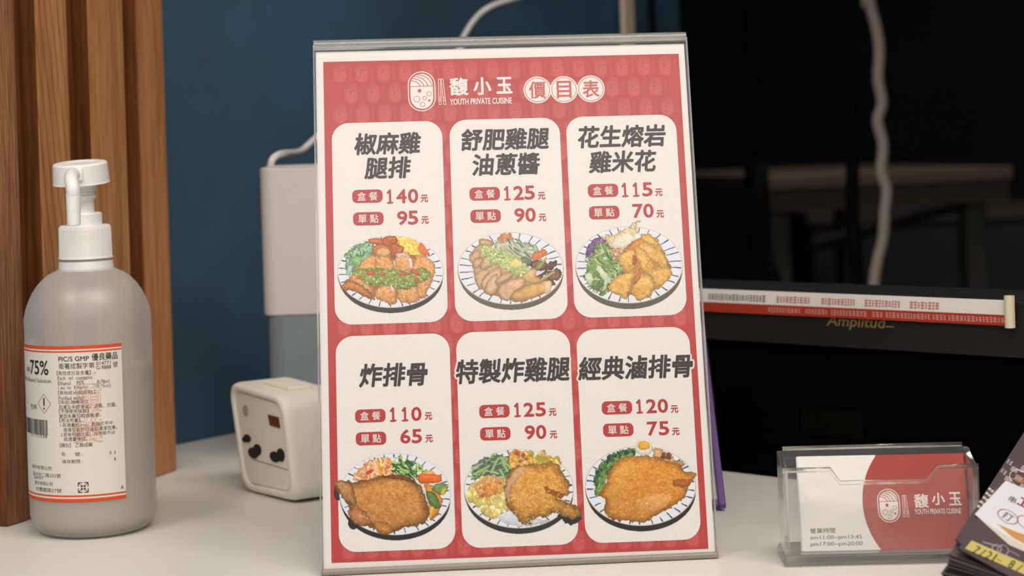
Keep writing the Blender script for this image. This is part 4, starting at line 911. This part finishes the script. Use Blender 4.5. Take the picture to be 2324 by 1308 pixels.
# ------------------------------------------------------------------ white dispenser with clear tank, and its cord
M_disp = mat('dispenser_white', alb(214, 202, 194), .4, .02, 30, spec=.4)
m, nt, out = newmat('tank_translucent')
di = N(nt, 'ShaderNodeBsdfDiffuse'); di.inputs[0].default_value = (.42, .50, .55, 1); tp = N(nt, 'ShaderNodeBsdfTransparent'); tp.inputs[0].default_value = (.80, .9, .96, 1); gl = N(nt, 'ShaderNodeBsdfGlossy', Roughness=.2)
a1 = N(nt, 'ShaderNodeMixShader'); a1.inputs[0].default_value = .55; nt.links.new(di.outputs[0], a1.inputs[1]); nt.links.new(tp.outputs[0], a1.inputs[2])
a2 = N(nt, 'ShaderNodeMixShader'); a2.inputs[0].default_value = .05; nt.links.new(a1.outputs[0], a2.inputs[1]); nt.links.new(gl.outputs[0], a2.inputs[2]); nt.links.new(a2.outputs[0], out.inputs[0]); M_tank = m
Dd = 1.445; lx = P(605, 860, Dd)[0]; dw = .088; dcx = lx + dw / 2; zsp = P(650, 717, Dd)[2]; zt_ = P(650, 380, Dd)[2]
t = thing('soap_dispenser', 'tall white dispenser with translucent lower tank behind the travel adapter', 'dispenser', (dcx, Dd + .027, 0))
def rbox(w, d, r, z0, z1, grow=0):
    p0 = [(dcx + a, Dd + d / 2 + b, z0) for a, b in rrect(w, d, r, 6)]
    v, f = prism(p0, 0, ZZ * (z1 - z0)); return v, f
mesh('housing', *rbox(dw + .003, .056, .012, zsp, zt_), M_disp, t, bevel=.0012)
mesh('tank', *rbox(dw - .003, .052, .012, .004, zsp - .0002), M_tank, t)
mesh('base_ring', *rbox(dw, .054, .012, .0002, .004), M_disp, t)
lid = mesh('lid_seam', *rbox(dw - .006, .050, .010, zt_ + .0001, zt_ + .0012), M_disp, t)
M_cord = mat('white_cord', alb(226, 214, 206), .5)
pts = [P(613, 380, 1.475), P(620, 360, 1.475), P(640, 349, 1.49), P(680, 344, 1.55), P(712, 318, 1.57), P(790, 250, 1.60), P(930, 180, 1.66), P(1035, 120, 1.70), P(1052, 84, 1.70), P(1078, 44, 1.70), P(1112, 16, 1.70), P(1170, -4, 1.72), P(1260, -30, 1.74)]
c_ = mesh('power_cord', *tube(spline(pts, 8), .0026, 12), M_cord, None, smooth=True)
tag(c_, 'white cord rising from the dispenser top and passing behind the menu', 'cord')

# ------------------------------------------------------------------ black appliance behind the counter items
M_blk = mat('black_satin_plastic', (.012, .0105, .009), .45, .1, 40, spec=.3); M_blk2 = mat('black_recess', (.0012, .0012, .0012), .7, .1, 30, spec=.0); M_top = mat('black_top_grain', (.010, .012, .015), .9, .15, 40, spec=.12)
B0 = P(1597, 655, 1.372); B1 = P(2290, 690, 1.212)
zt_ = (B0[2] + B1[2]) / 2; B0[2] = B1[2] = 0; bd_ = (B1 - B0); bl_ = np.linalg.norm(bd_); bd_ /= bl_; bn = np.array([bd_[1], -bd_[0], 0])
if bn[1] > 0: bn = -bn
orig = B0 - bd_ * .10; wid = bl_ + .10 + .10
t = thing('black_monitor', 'wide black appliance with a gold word on its front, right of the menu', 'monitor', orig)
back = -bn
mesh('casing', *boxv(orig + ZZ * .001 + back * .006, bd_ * wid, back * .075, ZZ * (zt_ - .001)), M_top, t, bevel=.002)
bez = .034
mesh('upper_bezel', *boxv(orig + ZZ * (zt_ - bez), bd_ * wid, back * .006, ZZ * bez), M_blk, t, bevel=.0006)
mesh('screen', *boxv(orig + ZZ * .014 + back * .004, bd_ * wid, back * .002, ZZ * (zt_ - bez - .014)), M_blk2, t)
mesh('lower_bezel', *boxv(orig + ZZ * .001, bd_ * wid, back * .006, ZZ * .013), M_blk2, t)
FP = Plane(orig + bn * .0003, bd_, ZZ)
pr = Print(); a = FP.at(1942, 734); w, h = FP.size(1942, 734, 138, 32, -.05); pr.text('Amplitud', a[0], a[1], w, h, ink('dull_gold_ink', rgb(128, 110, 66)), 1, bold=.0004, shear=.25)
a = FP.at(2020, 742); pr.strip(a[0] - .003, a[0] + .003, a[1] - .0004, a[1] + .0004, pr.mats[0], 1)
FPf = lambda x, y, l: FP(x, y, l)
pr.build('gold_lettering', FP, t)
M_gr = mat('painted_screen_reflection', (.0035, .004, .0025), .9, spec=.0)  # faint screen reflection, put in as a flat tinted patch
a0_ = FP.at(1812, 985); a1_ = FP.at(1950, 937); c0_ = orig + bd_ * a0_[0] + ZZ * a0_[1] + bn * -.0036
mesh('screen_reflection_patch', *boxv(c0_, bd_ * (a1_[0] - a0_[0]), ZZ * (a1_[1] - a0_[1]), bn * .0005), M_gr, t)
# red and white shelf strip with its curled end
st = thing('paper_strip', 'red and white printed strip taped along the top of the black appliance', 'strip', orig + ZZ * (zt_ - .012))
M_sw = ink('strip_white', alb(226, 214, 200)); M_sr = ink('strip_red', alb(176, 58, 38)); M_sk = ink('strip_black', alb(120, 112, 104)); M_sp = ink('strip_pink_text', alb(200, 110, 96)); M_sl = ink('strip_light_text', alb(214, 150, 132))
ztop = FP.at(1700, 659)[1]; zmid = FP.at(1700, 689)[1]; zbot = FP.at(1700, 711)[1]
xend = FP.at(2287, 705)[0]
bodyp = [orig + bn * .0022 + ZZ * zbot, orig + bn * .0026 + ZZ * zmid, orig + bn * .0016 + ZZ * ztop, orig + bn * .0012 + ZZ * ztop, orig + bn * .0022 + ZZ * zmid, orig + bn * .0018 + ZZ * zbot]
mesh('strip_body', *prism(bodyp, 0, bd_ * xend), M_sw, st)
pr = Print(); sp = Plane(orig + bn * .00225, bd_, (bodyp[1] - bodyp[0]))
pr.strip(0, xend, zbot, zmid, M_sr, 1)
rr_ = random.Random(11)
def dashes(x0, x1, px_y, h, m_, lay):
    xa, xb = FP.at(x0, px_y)[0], FP.at(x1, px_y)[0]; zc = FP.at((x0 + x1) / 2, px_y + 0)[1] if False else None
    x = xa
    while x < xb:
        w_ = rr_.uniform(.0012, .0026); zc = px_z[m_.name]; hh_ = h * rr_.uniform(.75, 1.0)
        for q in range(3):
            pr.strip(x, x + w_, zc - hh_ / 2 + hh_ * q / 2.4, zc - hh_ / 2 + hh_ * q / 2.4 + hh_ * .2, m_, lay)
        pr.strip(x + w_ * .4, x + w_ * .6, zc - hh_ / 2, zc + hh_ / 2, m_, lay); x += w_ + .0007
px_z = {M_sk.name: zmid + (ztop - zmid) * .42, M_sp.name: zmid + (ztop - zmid) * .42, M_sl.name: (zbot + zmid) / 2}
dashes(1612, 1738, 675, .0042, M_sk, 2)
for a, b in ((1766, 1838), (1868, 1944), (1966, 2042), (2068, 2130)): dashes(a, b, 680, .0044, M_sp, 2)
for a, b in ((1748, 1820), (1832, 1882), (1890, 1972), (1984, 2008), (2014, 2112), (2120, 2150), (2156, 2276)): dashes(a, b, 700, .0034, M_sl, 2)
def strip_surf(x, z, l):
    k = (z - zbot) / (zmid - zbot) if z <= zmid else (z - zmid) / (ztop - zmid)
    dd = .0022 + .0004 * k if z <= zmid else .0026 - .0010 * k
    return orig + bd_ * x + ZZ * z + bn * (dd + .0001 * l)
pr.build('strip_print', strip_surf, st)
cc = orig + bd_ * (xend + .0028) + bn * .003; ang_ = [math.pi * 2 * i / 16 for i in range(15)]
curl = [cc + bd_ * (.0032 * math.cos(a)) + bn * (.0032 * math.sin(a)) for a in ang_]; inn = [cc + bd_ * (.0028 * math.cos(a)) + bn * (.0028 * math.sin(a)) for a in ang_]
mesh('curled_end', *prism(curl + inn[::-1], ZZ * (zbot - .001), ZZ * (ztop - zbot + .004)), mat('cream_tape', alb(226, 206, 170), .5), st)

# ------------------------------------------------------------------ kitchen beyond: steel table, cables, pole, conduit
M_steel = mat('dull_steel', (.34, .28, .22), .45, .12, 20, metal=.4); M_steel2 = mat('dull_steel_leg', (.15, .15, .14), .5, .12, 20, metal=.3)
T0 = P(1745, 378, 3.0); T1 = P(2300, 398, 3.15); T0[2] = T1[2] = (T0[2] + T1[2]) / 2; td = T1 - T0; tl = np.linalg.norm(td); td /= tl; tn = np.array([-td[1], td[0], 0])
t = thing('steel_prep_table', 'blurred grey steel table in the dark kitchen behind the counter', 'table', (T0[0] + .2, T0[1] + .2, FLOOR))
mesh('tabletop', *boxv(T0 - ZZ * .022, td * tl, tn * .5, ZZ * .022), M_steel, t, bevel=.003)
mesh('apron', *boxv(T0 + tn * .012 - ZZ * .055, td * tl, tn * .02, ZZ * .0325), mat('steel_apron', (.16, .125, .09), .6, .1, 20), t)
for a_, b_ in ((.02, .04), (tl - .06, .04), (.02, .44), (tl - .06, .44)):
    c_ = T0 + td * a_ + tn * b_; c_[2] = FLOOR + .0005
    mesh('leg', *boxv(c_, td * .036, tn * .036, ZZ * (T0[2] - .0555 - FLOOR)), M_steel2, t, bevel=.004)
K0 = P(1842, 484, 3.75); K1 = P(2420, 484, 3.75); K1[2] = K0[2]
t = thing('kitchen_cabinet', 'dark blue-grey cabinet behind the steel table in the kitchen', 'cabinet', (K0[0], K0[1], FLOOR))
mesh('cabinet_body', *boxv((K0[0], K0[1], FLOOR + .08), (K1 - K0), (0, .35, 0), (0, 0, K0[2] - FLOOR - .10)), mat('cabinet_blue_grey', (.050, .062, .075), .5, .1, 10), t)
mesh('cabinet_top', *boxv((K0[0] - .01, K0[1] - .01, K0[2] - .02), (K1 - K0) * 1.02, (0, .37, 0), (0, 0, .02)), M_steel2, t)
mesh('plinth', *boxv((K0[0] + .02, K0[1] + .03, FLOOR + .0005), (K1 - K0) * .96, (0, .3, 0), (0, 0, .0795)), M_dark, t)
c_ = mesh('black_hose', *tube(spline([P(1835, 560, 2.9), P(1940, 530, 2.9), P(2060, 490, 2.9), P(2160, 470, 2.95)], 6), .011, 10), mat('hose_black', (.004, .004, .004), .7), None, smooth=True); tag(c_, 'black hose slung under the steel table between its legs', 'hose')
# white cable hanging in front of it
pts = [P(x, y, 2.2) for x, y in ((1962, -60), (1972, 0), (1990, 70), (1996, 120), (1993, 180), (2002, 235), (1992, 275), (2004, 330), (2000, 390), (2012, 430), (2008, 480), (2004, 540), (1992, 590), (1984, 640), (1980, 720), (1976, 820))]
pts = [np.array([p[0], p[1] + .0, p[2]]) for p in pts]; pts.append(pts[-1] + np.array([0, .01, -.5]))
pts = [np.array([pts[0][0] - .01, pts[0][1], CEIL - .01]), np.array([pts[0][0] - .004, pts[0][1], .8])] + pts
c_ = mesh('hanging_cable', *tube(spline(pts, 6), .0062, 12, .95), mat('pale_cable', (.50, .44, .39), .6), None, smooth=True); tag(c_, 'pale wavy cable hanging in front of the dark kitchen', 'cable')
M_bc = mat('black_cable', (.004, .004, .004), .7, spec=.1)
for pxs, r_, lab in ((((1925, -40), (1930, 120), (1936, 300), (1934, 450), (1940, 560), (1950, 660), (1960, 800)), .008, 'thin black cable hanging left of the pale wavy cable'),):
    q_ = [P(x, y, 2.3) for x, y in pxs]; q_ = [q_[0] * np.array([1, 1, 0]) + ZZ * (CEIL - .01)] + q_ + [q_[-1] + np.array([0, 0, -.4])]
    c_ = mesh('hanging_cable', *tube(spline(q_, 6), r_, 10), M_bc, None, smooth=True); tag(c_, lab, 'cable')
# black upright stand
pb_ = P(1722, 560, 2.4); pt_ = P(1712, -20, 2.4); t = thing('black_pole_stand', 'black upright pole with a forked foot in the kitchen, right of the menu', 'stand', (pb_[0], pb_[1], FLOOR))
mesh('pole', *tube([np.array([pb_[0], pb_[1], pb_[2]]), np.array([pb_[0], pb_[1], CEIL - .01])], .0085, 14), M_bc, t, smooth=True)
mesh('sleeve', *tube([np.array([pb_[0], pb_[1], pb_[2] + .10]), np.array([pb_[0], pb_[1], pb_[2] - .01])], .015, 14), M_bc, t, smooth=True)
for s_ in (-1, 1):
    mesh('prong', *tube([np.array([pb_[0] + s_ * .006, pb_[1], pb_[2]]), np.array([pb_[0] + s_ * .018, pb_[1], pb_[2] - .04]), np.array([pb_[0] + s_ * .02, pb_[1], pb_[2] - .5])], .008, 10), M_bc, t, smooth=True)
# pale conduit on the blue wall above the menu
ct = P(1404, 30, 1.98); r_ = ray(1404, 30); tt = ((W0 - EYE) @ Wd) / (r_ @ Wd); ct = EYE + tt * r_ + Wd * .0075
c_ = mesh('wall_conduit', *boxv(np.array([ct[0], ct[1], 0]) - U * .009 + ZZ * FLOOR, U * .019, Wd * .006, ZZ * (CEIL - FLOOR - .01)), mat('cream_conduit', (.85, .70, .56), .6), None, bevel=.001); tag(c_, 'cream vertical conduit on the blue wall above the menu', 'conduit')
ct2 = ct + U * .05 + Wd * .002
c_ = mesh('wall_cable', *tube([np.array([ct2[0], ct2[1], FLOOR + .01]), np.array([ct2[0], ct2[1], CEIL - .02])], .004, 10), M_bc, None, smooth=True); tag(c_, 'thin black cable on the blue wall beside the cream conduit', 'cable')

# ------------------------------------------------------------------ business card holder and cards
M_holder = clear('holder_acrylic', .05, (.98, .98, .98), haze=.05); M_hg = glass('holder_solid_acrylic', .015, haze=.05, thin=.35)  # white haze paints bright reflections into the clear holder
FL = G(1779, 1290); FR = G(2236, 1279); hd = FR - FL; hd[2] = 0; hw = np.linalg.norm(hd); hd /= hw; hn = np.array([-hd[1], hd[0], 0])
t = thing('card_holder', 'small clear acrylic business card holder at the right end of the counter', 'holder', FL)
HP = Plane(FL, hd, ZZ)
ins = .0042; hx0, hx1 = ins * .3, hw - ins * .3
fz = HP.at(1830, 1076)[1]; fzc = HP.at(2000, 1103)[1]
xa, xb, xc, xd = (HP.at(x, 1090)[0] for x in (1886, 1908, 2106, 2132))
hb = .034
bz = P(2000, 1014, FL[1] + hb)[2]
Hh = lambda x, y, z: FL + hd * x + hn * y + ZZ * z
zf = .0066
fpoly = [(hx0, zf), (hx1, zf), (hx1, fz), (xd, fz), (xc, fzc), (xb, fzc), (xa, fz), (hx0, fz)]
mesh('front_panel', *prism([Hh(x, .0030, z) for x, z in fpoly], 0, hn * .0024), M_holder, t)
lip = [(hx0, fz), (xa, fz), (xb, fzc), (xc, fzc), (xd, fz), (hx1, fz)]
mesh('front_lip', *tube([Hh(x, .0042, z + .0013) for x, z in lip], .00135, 10), M_hg, t, smooth=True)
for x_, s_ in ((hx0, 1), (hx1 - .0030, 1)):
    mesh('side_panel', *prism([Hh(x_, .0056, zf), Hh(x_, .0056, fz + .0012), Hh(x_, .022, bz - .003), Hh(x_, .026, bz - .0005), Hh(x_, hb, bz - .0005), Hh(x_, hb, zf)], 0, hd * .0030), M_hg, t, bevel=.0004)
mesh('back_panel', *boxv(Hh(hx0 + .0031, hb - .0026, zf), hd * (hx1 - hx0 - .0062), hn * .0024, ZZ * (bz - zf)), M_holder, t)
mesh('back_lip', *tube([Hh(hx0 + .0031, hb - .0014, bz + .0009), Hh(hx1 - .0031, hb - .0014, bz + .0009)], .0012, 10), M_hg, t, smooth=True)
bs = [(0, 0), (hw, 0), (hw, hb + .004), (0, hb + .004)]
bot = [Hh(x, y, .0003) for x, y in bs]; topb = [Hh(x + (.0012 if x == 0 else -.0012), y + (.0014 if y == 0 else -.0014), zf - .0002) for x, y in bs]
mid_ = [Hh(x + (.0002 if x == 0 else -.0002), y + (.0002 if y == 0 else -.0002), .006) for x, y in bs]
mid_ = [p - ZZ * .0030 for p in mid_]; V = bot + mid_ + topb; Fs = [[3, 2, 1, 0], [8, 9, 10, 11]] + [[k * 4 + i, k * 4 + (i + 1) % 4, (k + 1) * 4 + (i + 1) % 4, (k + 1) * 4 + i] for k in (0, 1) for i in range(4)]
mesh('base_block', V, Fs, M_hg, t, bevel=.0012)
# cards
cb = P(1822, 1252, FL[1] + .0100); cbr = P(2204, 1245, FL[1] + .0100 + (FR[1] - FL[1]) * .85); ctl = P(1812.5, 1039, FL[1] + .0265)
CP = Plane(cb, cbr - cb, ctl - cb)
CP.step = 4e-5
cw = CP.at(2204, 1245)[0]; chh = CP.at(1813, 1039)[1]
M_card = mat('card_stock', alb(238, 228, 216), .5, .01, 60); M_cred = ink('card_red', alb(174, 76, 66)); M_ctext = ink('card_text', alb(112, 98, 88)); M_cwhite = ink('card_white_ink', alb(240, 222, 206))
vp = CP.v - (CP.v @ CP.u) * CP.u; CP.v = vp / np.linalg.norm(vp)
n = 9
for i in range(n):
    dx = (0, -.0004, .0003, -.0006, .0008, -.0003, .0011, .0014, .0002)[i]; dz = (0, .0008, .0013, .0004, .0018, .0009, .0021, .0012, .0024)[i]
    loc = CP(dx, dz * .6) - CP.n * (i * .00075)
    lab = 'frontmost red and white business card printed with opening hours' if i == 0 else 'business card in the clear holder, %s behind the front card' % ('', 'first', 'second', 'third', 'fourth', 'fifth', 'sixth', 'seventh', 'rearmost of all')[i]
    e = thing('business_card', lab, 'card', loc, None if i == 0 else 'business cards behind the front card')
    mesh('card', *boxv(loc, CP.u * cw, CP.v * chh, -CP.n * .0004), M_card, e)
    cp = Plane(loc + CP.n * .00003, CP.u, CP.v)
    pr = Print()
    cc_ = CP.at(2134, 1140); rad = CP.at(2134, 1140)[0] - CP.at(1957.5, 1140)[0]
    pts = [(cc_[0] + rad * math.cos(a), cc_[1] + rad * math.sin(a)) for a in np.linspace(0, 2 * math.pi, 96, endpoint=False)]
    cl = [(min(max(x, 0), cw), min(max(y, 0), chh)) for x, y in pts]
    seg = [(x, y) for x, y in pts if 0 < y < chh and x < cc_[0]]
    seg.sort(key=lambda p: p[1]); ylo = cc_[0] - math.sqrt(max(rad ** 2 - cc_[1] ** 2, 0)); yhi = cc_[0] - math.sqrt(max(rad ** 2 - (chh - cc_[1]) ** 2, 0))
    pr.poly([(cw, chh), (yhi, chh)] + [p for p in seg[::-1]] + [(ylo, 0), (cw, 0)], M_cred, 1)
    if i == 0:
        k_ = CP.size(2017, 1148, 53, 77)[1] / 445; a = CP.at(2017, 1148); emblem(pr, a[0], a[1], k_, M_cwhite, M_cred, 2)
        def cbx(px, py, w, h): a = CP.at(px, py); s_ = CP.size(px, py, w, h); return a[0], a[1], s_[0], s_[1]
        for s_, px, py, w_, h_ in (('馥', 2091, 1137.5, 33, 32), ('小', 2129.5, 1133, 30, 28), ('玉', 2167.5, 1132.5, 28, 30)):
            cx, cy, w, h = cbx(px, py, w_, h_); pr.text(s_, cx, cy, w, h, M_cwhite, 2, bold=.00035)
        cx, cy, w, h = cbx(2128.5, 1161, 106, 12); pr.text('YOUTH PRIVATE CUISINE', cx, cy, w, h, M_cwhite, 2, bold=.0001)
        for s_, px, py, w_, h_ in (('營業時間', 1867, 1205, 57, 12), ('am11:00~pm13:45', 1897.5, 1221, 117, 11.5), ('pm17:00~pm20:00', 1898.5, 1236, 118, 11.5)):
            cx, cy, w, h = cbx(px, py, w_, h_); pr.text(s_, cx, cy, w, h, M_ctext, 2)
    pr.build('card_print', cp, e)

# ------------------------------------------------------------------ pile of dark flyers at the lower right
M_fly = mat('flyer_dark_stock', alb(92, 76, 76), .5, .04, 60, spec=.3); M_flye = mat('flyer_dark_edge', alb(38, 32, 32), .6)
M_flw = ink('flyer_white', alb(232, 224, 222)); M_yel = ink('highlight_yellow', alb(210, 188, 104)); M_pk = ink('flyer_lilac', alb(172, 152, 156)); M_cr = ink('crimson_ink', alb(160, 60, 88)); M_food = ink('fried_orange', alb(214, 150, 80)); M_cream2 = ink('flyer_cream', alb(224, 206, 184)); M_teal = ink('teal_ink', alb(100, 150, 160))
A0 = P(2155, 1249, .97); UU = P(2314, 1000, 1.092) - A0; VV = P(2400, 1388, .950) - A0
un, vn = UU / np.linalg.norm(UU), VV / np.linalg.norm(VV)
vn = vn - (vn @ un) * un * .6; vn /= np.linalg.norm(vn)
FLn, FWd = .150, .073
fz_ = np.cross(vn, un); fz_ = fz_ if fz_[2] > 0 else -fz_
flat_u = np.array([un[0], un[1], 0]); flat_u /= np.linalg.norm(flat_u); flat_v = np.array([vn[0], vn[1], 0]); flat_v /= np.linalg.norm(flat_v)
nf = 14
zA = A0[2]
rr_ = random.Random(5)
def flyer(o, u, v, nrm, label, group, faceprint=None, L_=FLn, W_=FWd):
    e = thing('flyer', label, 'flyer', o, group)
    mesh('sheet', *boxv(o, v * W_, u * L_, nrm * .0007), [M_fly, M_flye], e, mi=[0, 0, 1, 1, 1, 1])
    return e
ORD = ('lowest', 'second lowest', 'third lowest', 'fourth lowest', 'fifth lowest', 'sixth lowest', 'seventh from the bottom', 'eighth from the bottom', 'ninth from the bottom', 'tenth from the bottom', 'eleventh from the bottom', 'twelfth from the bottom', 'thirteenth from the bottom', 'plain flyer just under the three patterned ones,')
for i in range(nf):
    k = (i / (nf - 1)); kk = k ** 1.0
    # the pile: flat sheets at the bottom, the upper ones slumped over
    u = flat_u * (1 - kk) + un * kk; u /= np.linalg.norm(u); v = flat_v * (1 - kk) + vn * kk; v /= np.linalg.norm(v)
    nrm = np.cross(v, u); nrm = nrm if nrm[2] > 0 else -nrm
    o = np.array([A0[0], A0[1], 0]) + ZZ * (.0009 + (zA - .004) * k) + flat_v * (-.009 * (1 - k) + rr_.uniform(-.0008, .0008)) + flat_u * (rr_.uniform(-.001, .001) - .002 * (1 - k))
    # keep the far right corner on or above the counter
    low = min((o + v * FWd)[2], (o + v * FWd + u * FLn)[2])
    if low < .0004 + i * .0002: o = o + ZZ * 0; v = v + ZZ * ((.0004 + i * .0002 - low) / FWd); v /= np.linalg.norm(v); nrm = np.cross(v, u); nrm = nrm if nrm[2] > 0 else -nrm
    flyer(o, u, v, nrm / np.linalg.norm(nrm), 'dark flyer, %s in the leaning pile' % ORD[i], 'dark flyers in the pile')
# three fanned flyers on top, nearest last
tops = []
for j, (du, dv, lift, lab) in enumerate(((.010, .0042, .0012, 'patterned flyer fanned lowest of the top three, its checkered edge showing'), (.007, .0060, .0024, 'patterned flyer fanned in the middle of the top three'), (0, .0080, .0036, 'top flyer of the pile with white panel and yellow date label'))):
    o = A0 + un * du + vn * (dv - .0045) + fz_ * (lift - .0008)
    e = flyer(o, un, vn, fz_, lab, None); tops.append((e, o))
for j, (e, o) in enumerate(tops):
    FPn = Plane(o + fz_ * .00075, vn, un); FPn.n = fz_; FPn.step = 5e-5
    pr = Print()
    for a in range(4):
        for b in range(3):
            if (a + b) % 2 == 0: pr.strip(.0008 + b * .0042, .0008 + b * .0042 + .0038, .086 + a * .0065, .086 + a * .0065 + .0055, M_pk, 1)
    for a in range(10):
        for b in range(4):
            if (a + b) % 2 == 0 and a >= 0: pr.strip(.0002 + b * .0016, .0002 + b * .0016 + .0014, .040 + a * .0028, .040 + a * .0028 + .0024, M_cream2, 1)
    if j == 2:
        g = lambda px, py: tuple(FPn.at(px, py))
        pr.poly([g(2212, 1168), g(2256, 1202), g(2330, 1248), g(2345, 1160), g(2330, 1112), g(2282, 1092)], M_flw, 2)
        pr.poly([g(2212, 1168), g(2240, 1194), g(2290, 1238), g(2345, 1262), g(2345, 1250), g(2256, 1201)], M_cream2, 3)
        pr.poly([g(2262, 1190), g(2300, 1206), g(2345, 1222), g(2345, 1246), g(2300, 1222)], M_food, 4)
        a = g(2287, 1174); w, h = FPn.size(2287, 1174, 44, 24, -.3); pr.ring(a[0], a[1], w * .5, h * .55, .0005, M_cr, 4); pr.text('打', a[0], a[1], w * .5, h * .7, M_black, 4, ang=-.1)
        a = g(2331, 1188); pr.ring(a[0], a[1], w * .5, h * .55, .0005, M_cr, 4)
        a = g(2298, 1135); pr.text('串', a[0], a[1], w * .36, h * .55, M_black, 4); a = g(2322, 1142); pr.text('工', a[0], a[1], w * .5, h * .8, M_cr, 4, bold=.0006)
        pr.stroke([g(2288, 1140), g(2330, 1152)], .0002, M_pk, 4)
        pr.ring(*g(2318, 1088), w * .6, h * .8, .0004, M_cream2, 3)
        a = g(2316, 1090); pr.text('芝麻', a[0], a[1], w * .7, h * .7, M_food, 3)
        pr.poly([g(2304, 1064), g(2324, 1070), g(2340, 1066), g(2340, 1078), g(2316, 1072)], M_cream2, 3)
        pr.poly([g(2190, 1246), g(2205, 1228), g(2340, 1286), g(2340, 1312)], M_yel, 3)
        for s_, px, py, w_ in (('7', 2216, 1250, 10), ('/', 2230, 1256, 7), ('2', 2244, 1262, 10), ('1', 2257, 1267, 3), ('8', 2296, 1282, 10), ('/', 2314, 1290, 7)):
            a = g(px, py); w, h = FPn.size(px, py, w_, 19, -.3); pr.text(s_, a[0], a[1], w, h, M_black, 4, bold=.0001, ang=-.05)
        pr.stroke([g(2262, 1270), g(2272, 1275)], .0006, M_black, 4)
        for x, y, r in ((2262, 1246, 9), (2276, 1250, 11)):
            a = g(x, y); w, h = FPn.size(x, y, r * 2, r * 2, -.3); pr.ring(a[0], a[1], w / 2, h / 2, .0006, M_pk, 3)
        pr.stroke([g(2232, 1232), g(2262, 1240)], .0012, M_pk, 3); pr.stroke([g(2292, 1252), g(2312, 1262)], .0008, M_pk, 3)
    pr.build('flyer_print', FPn, e)
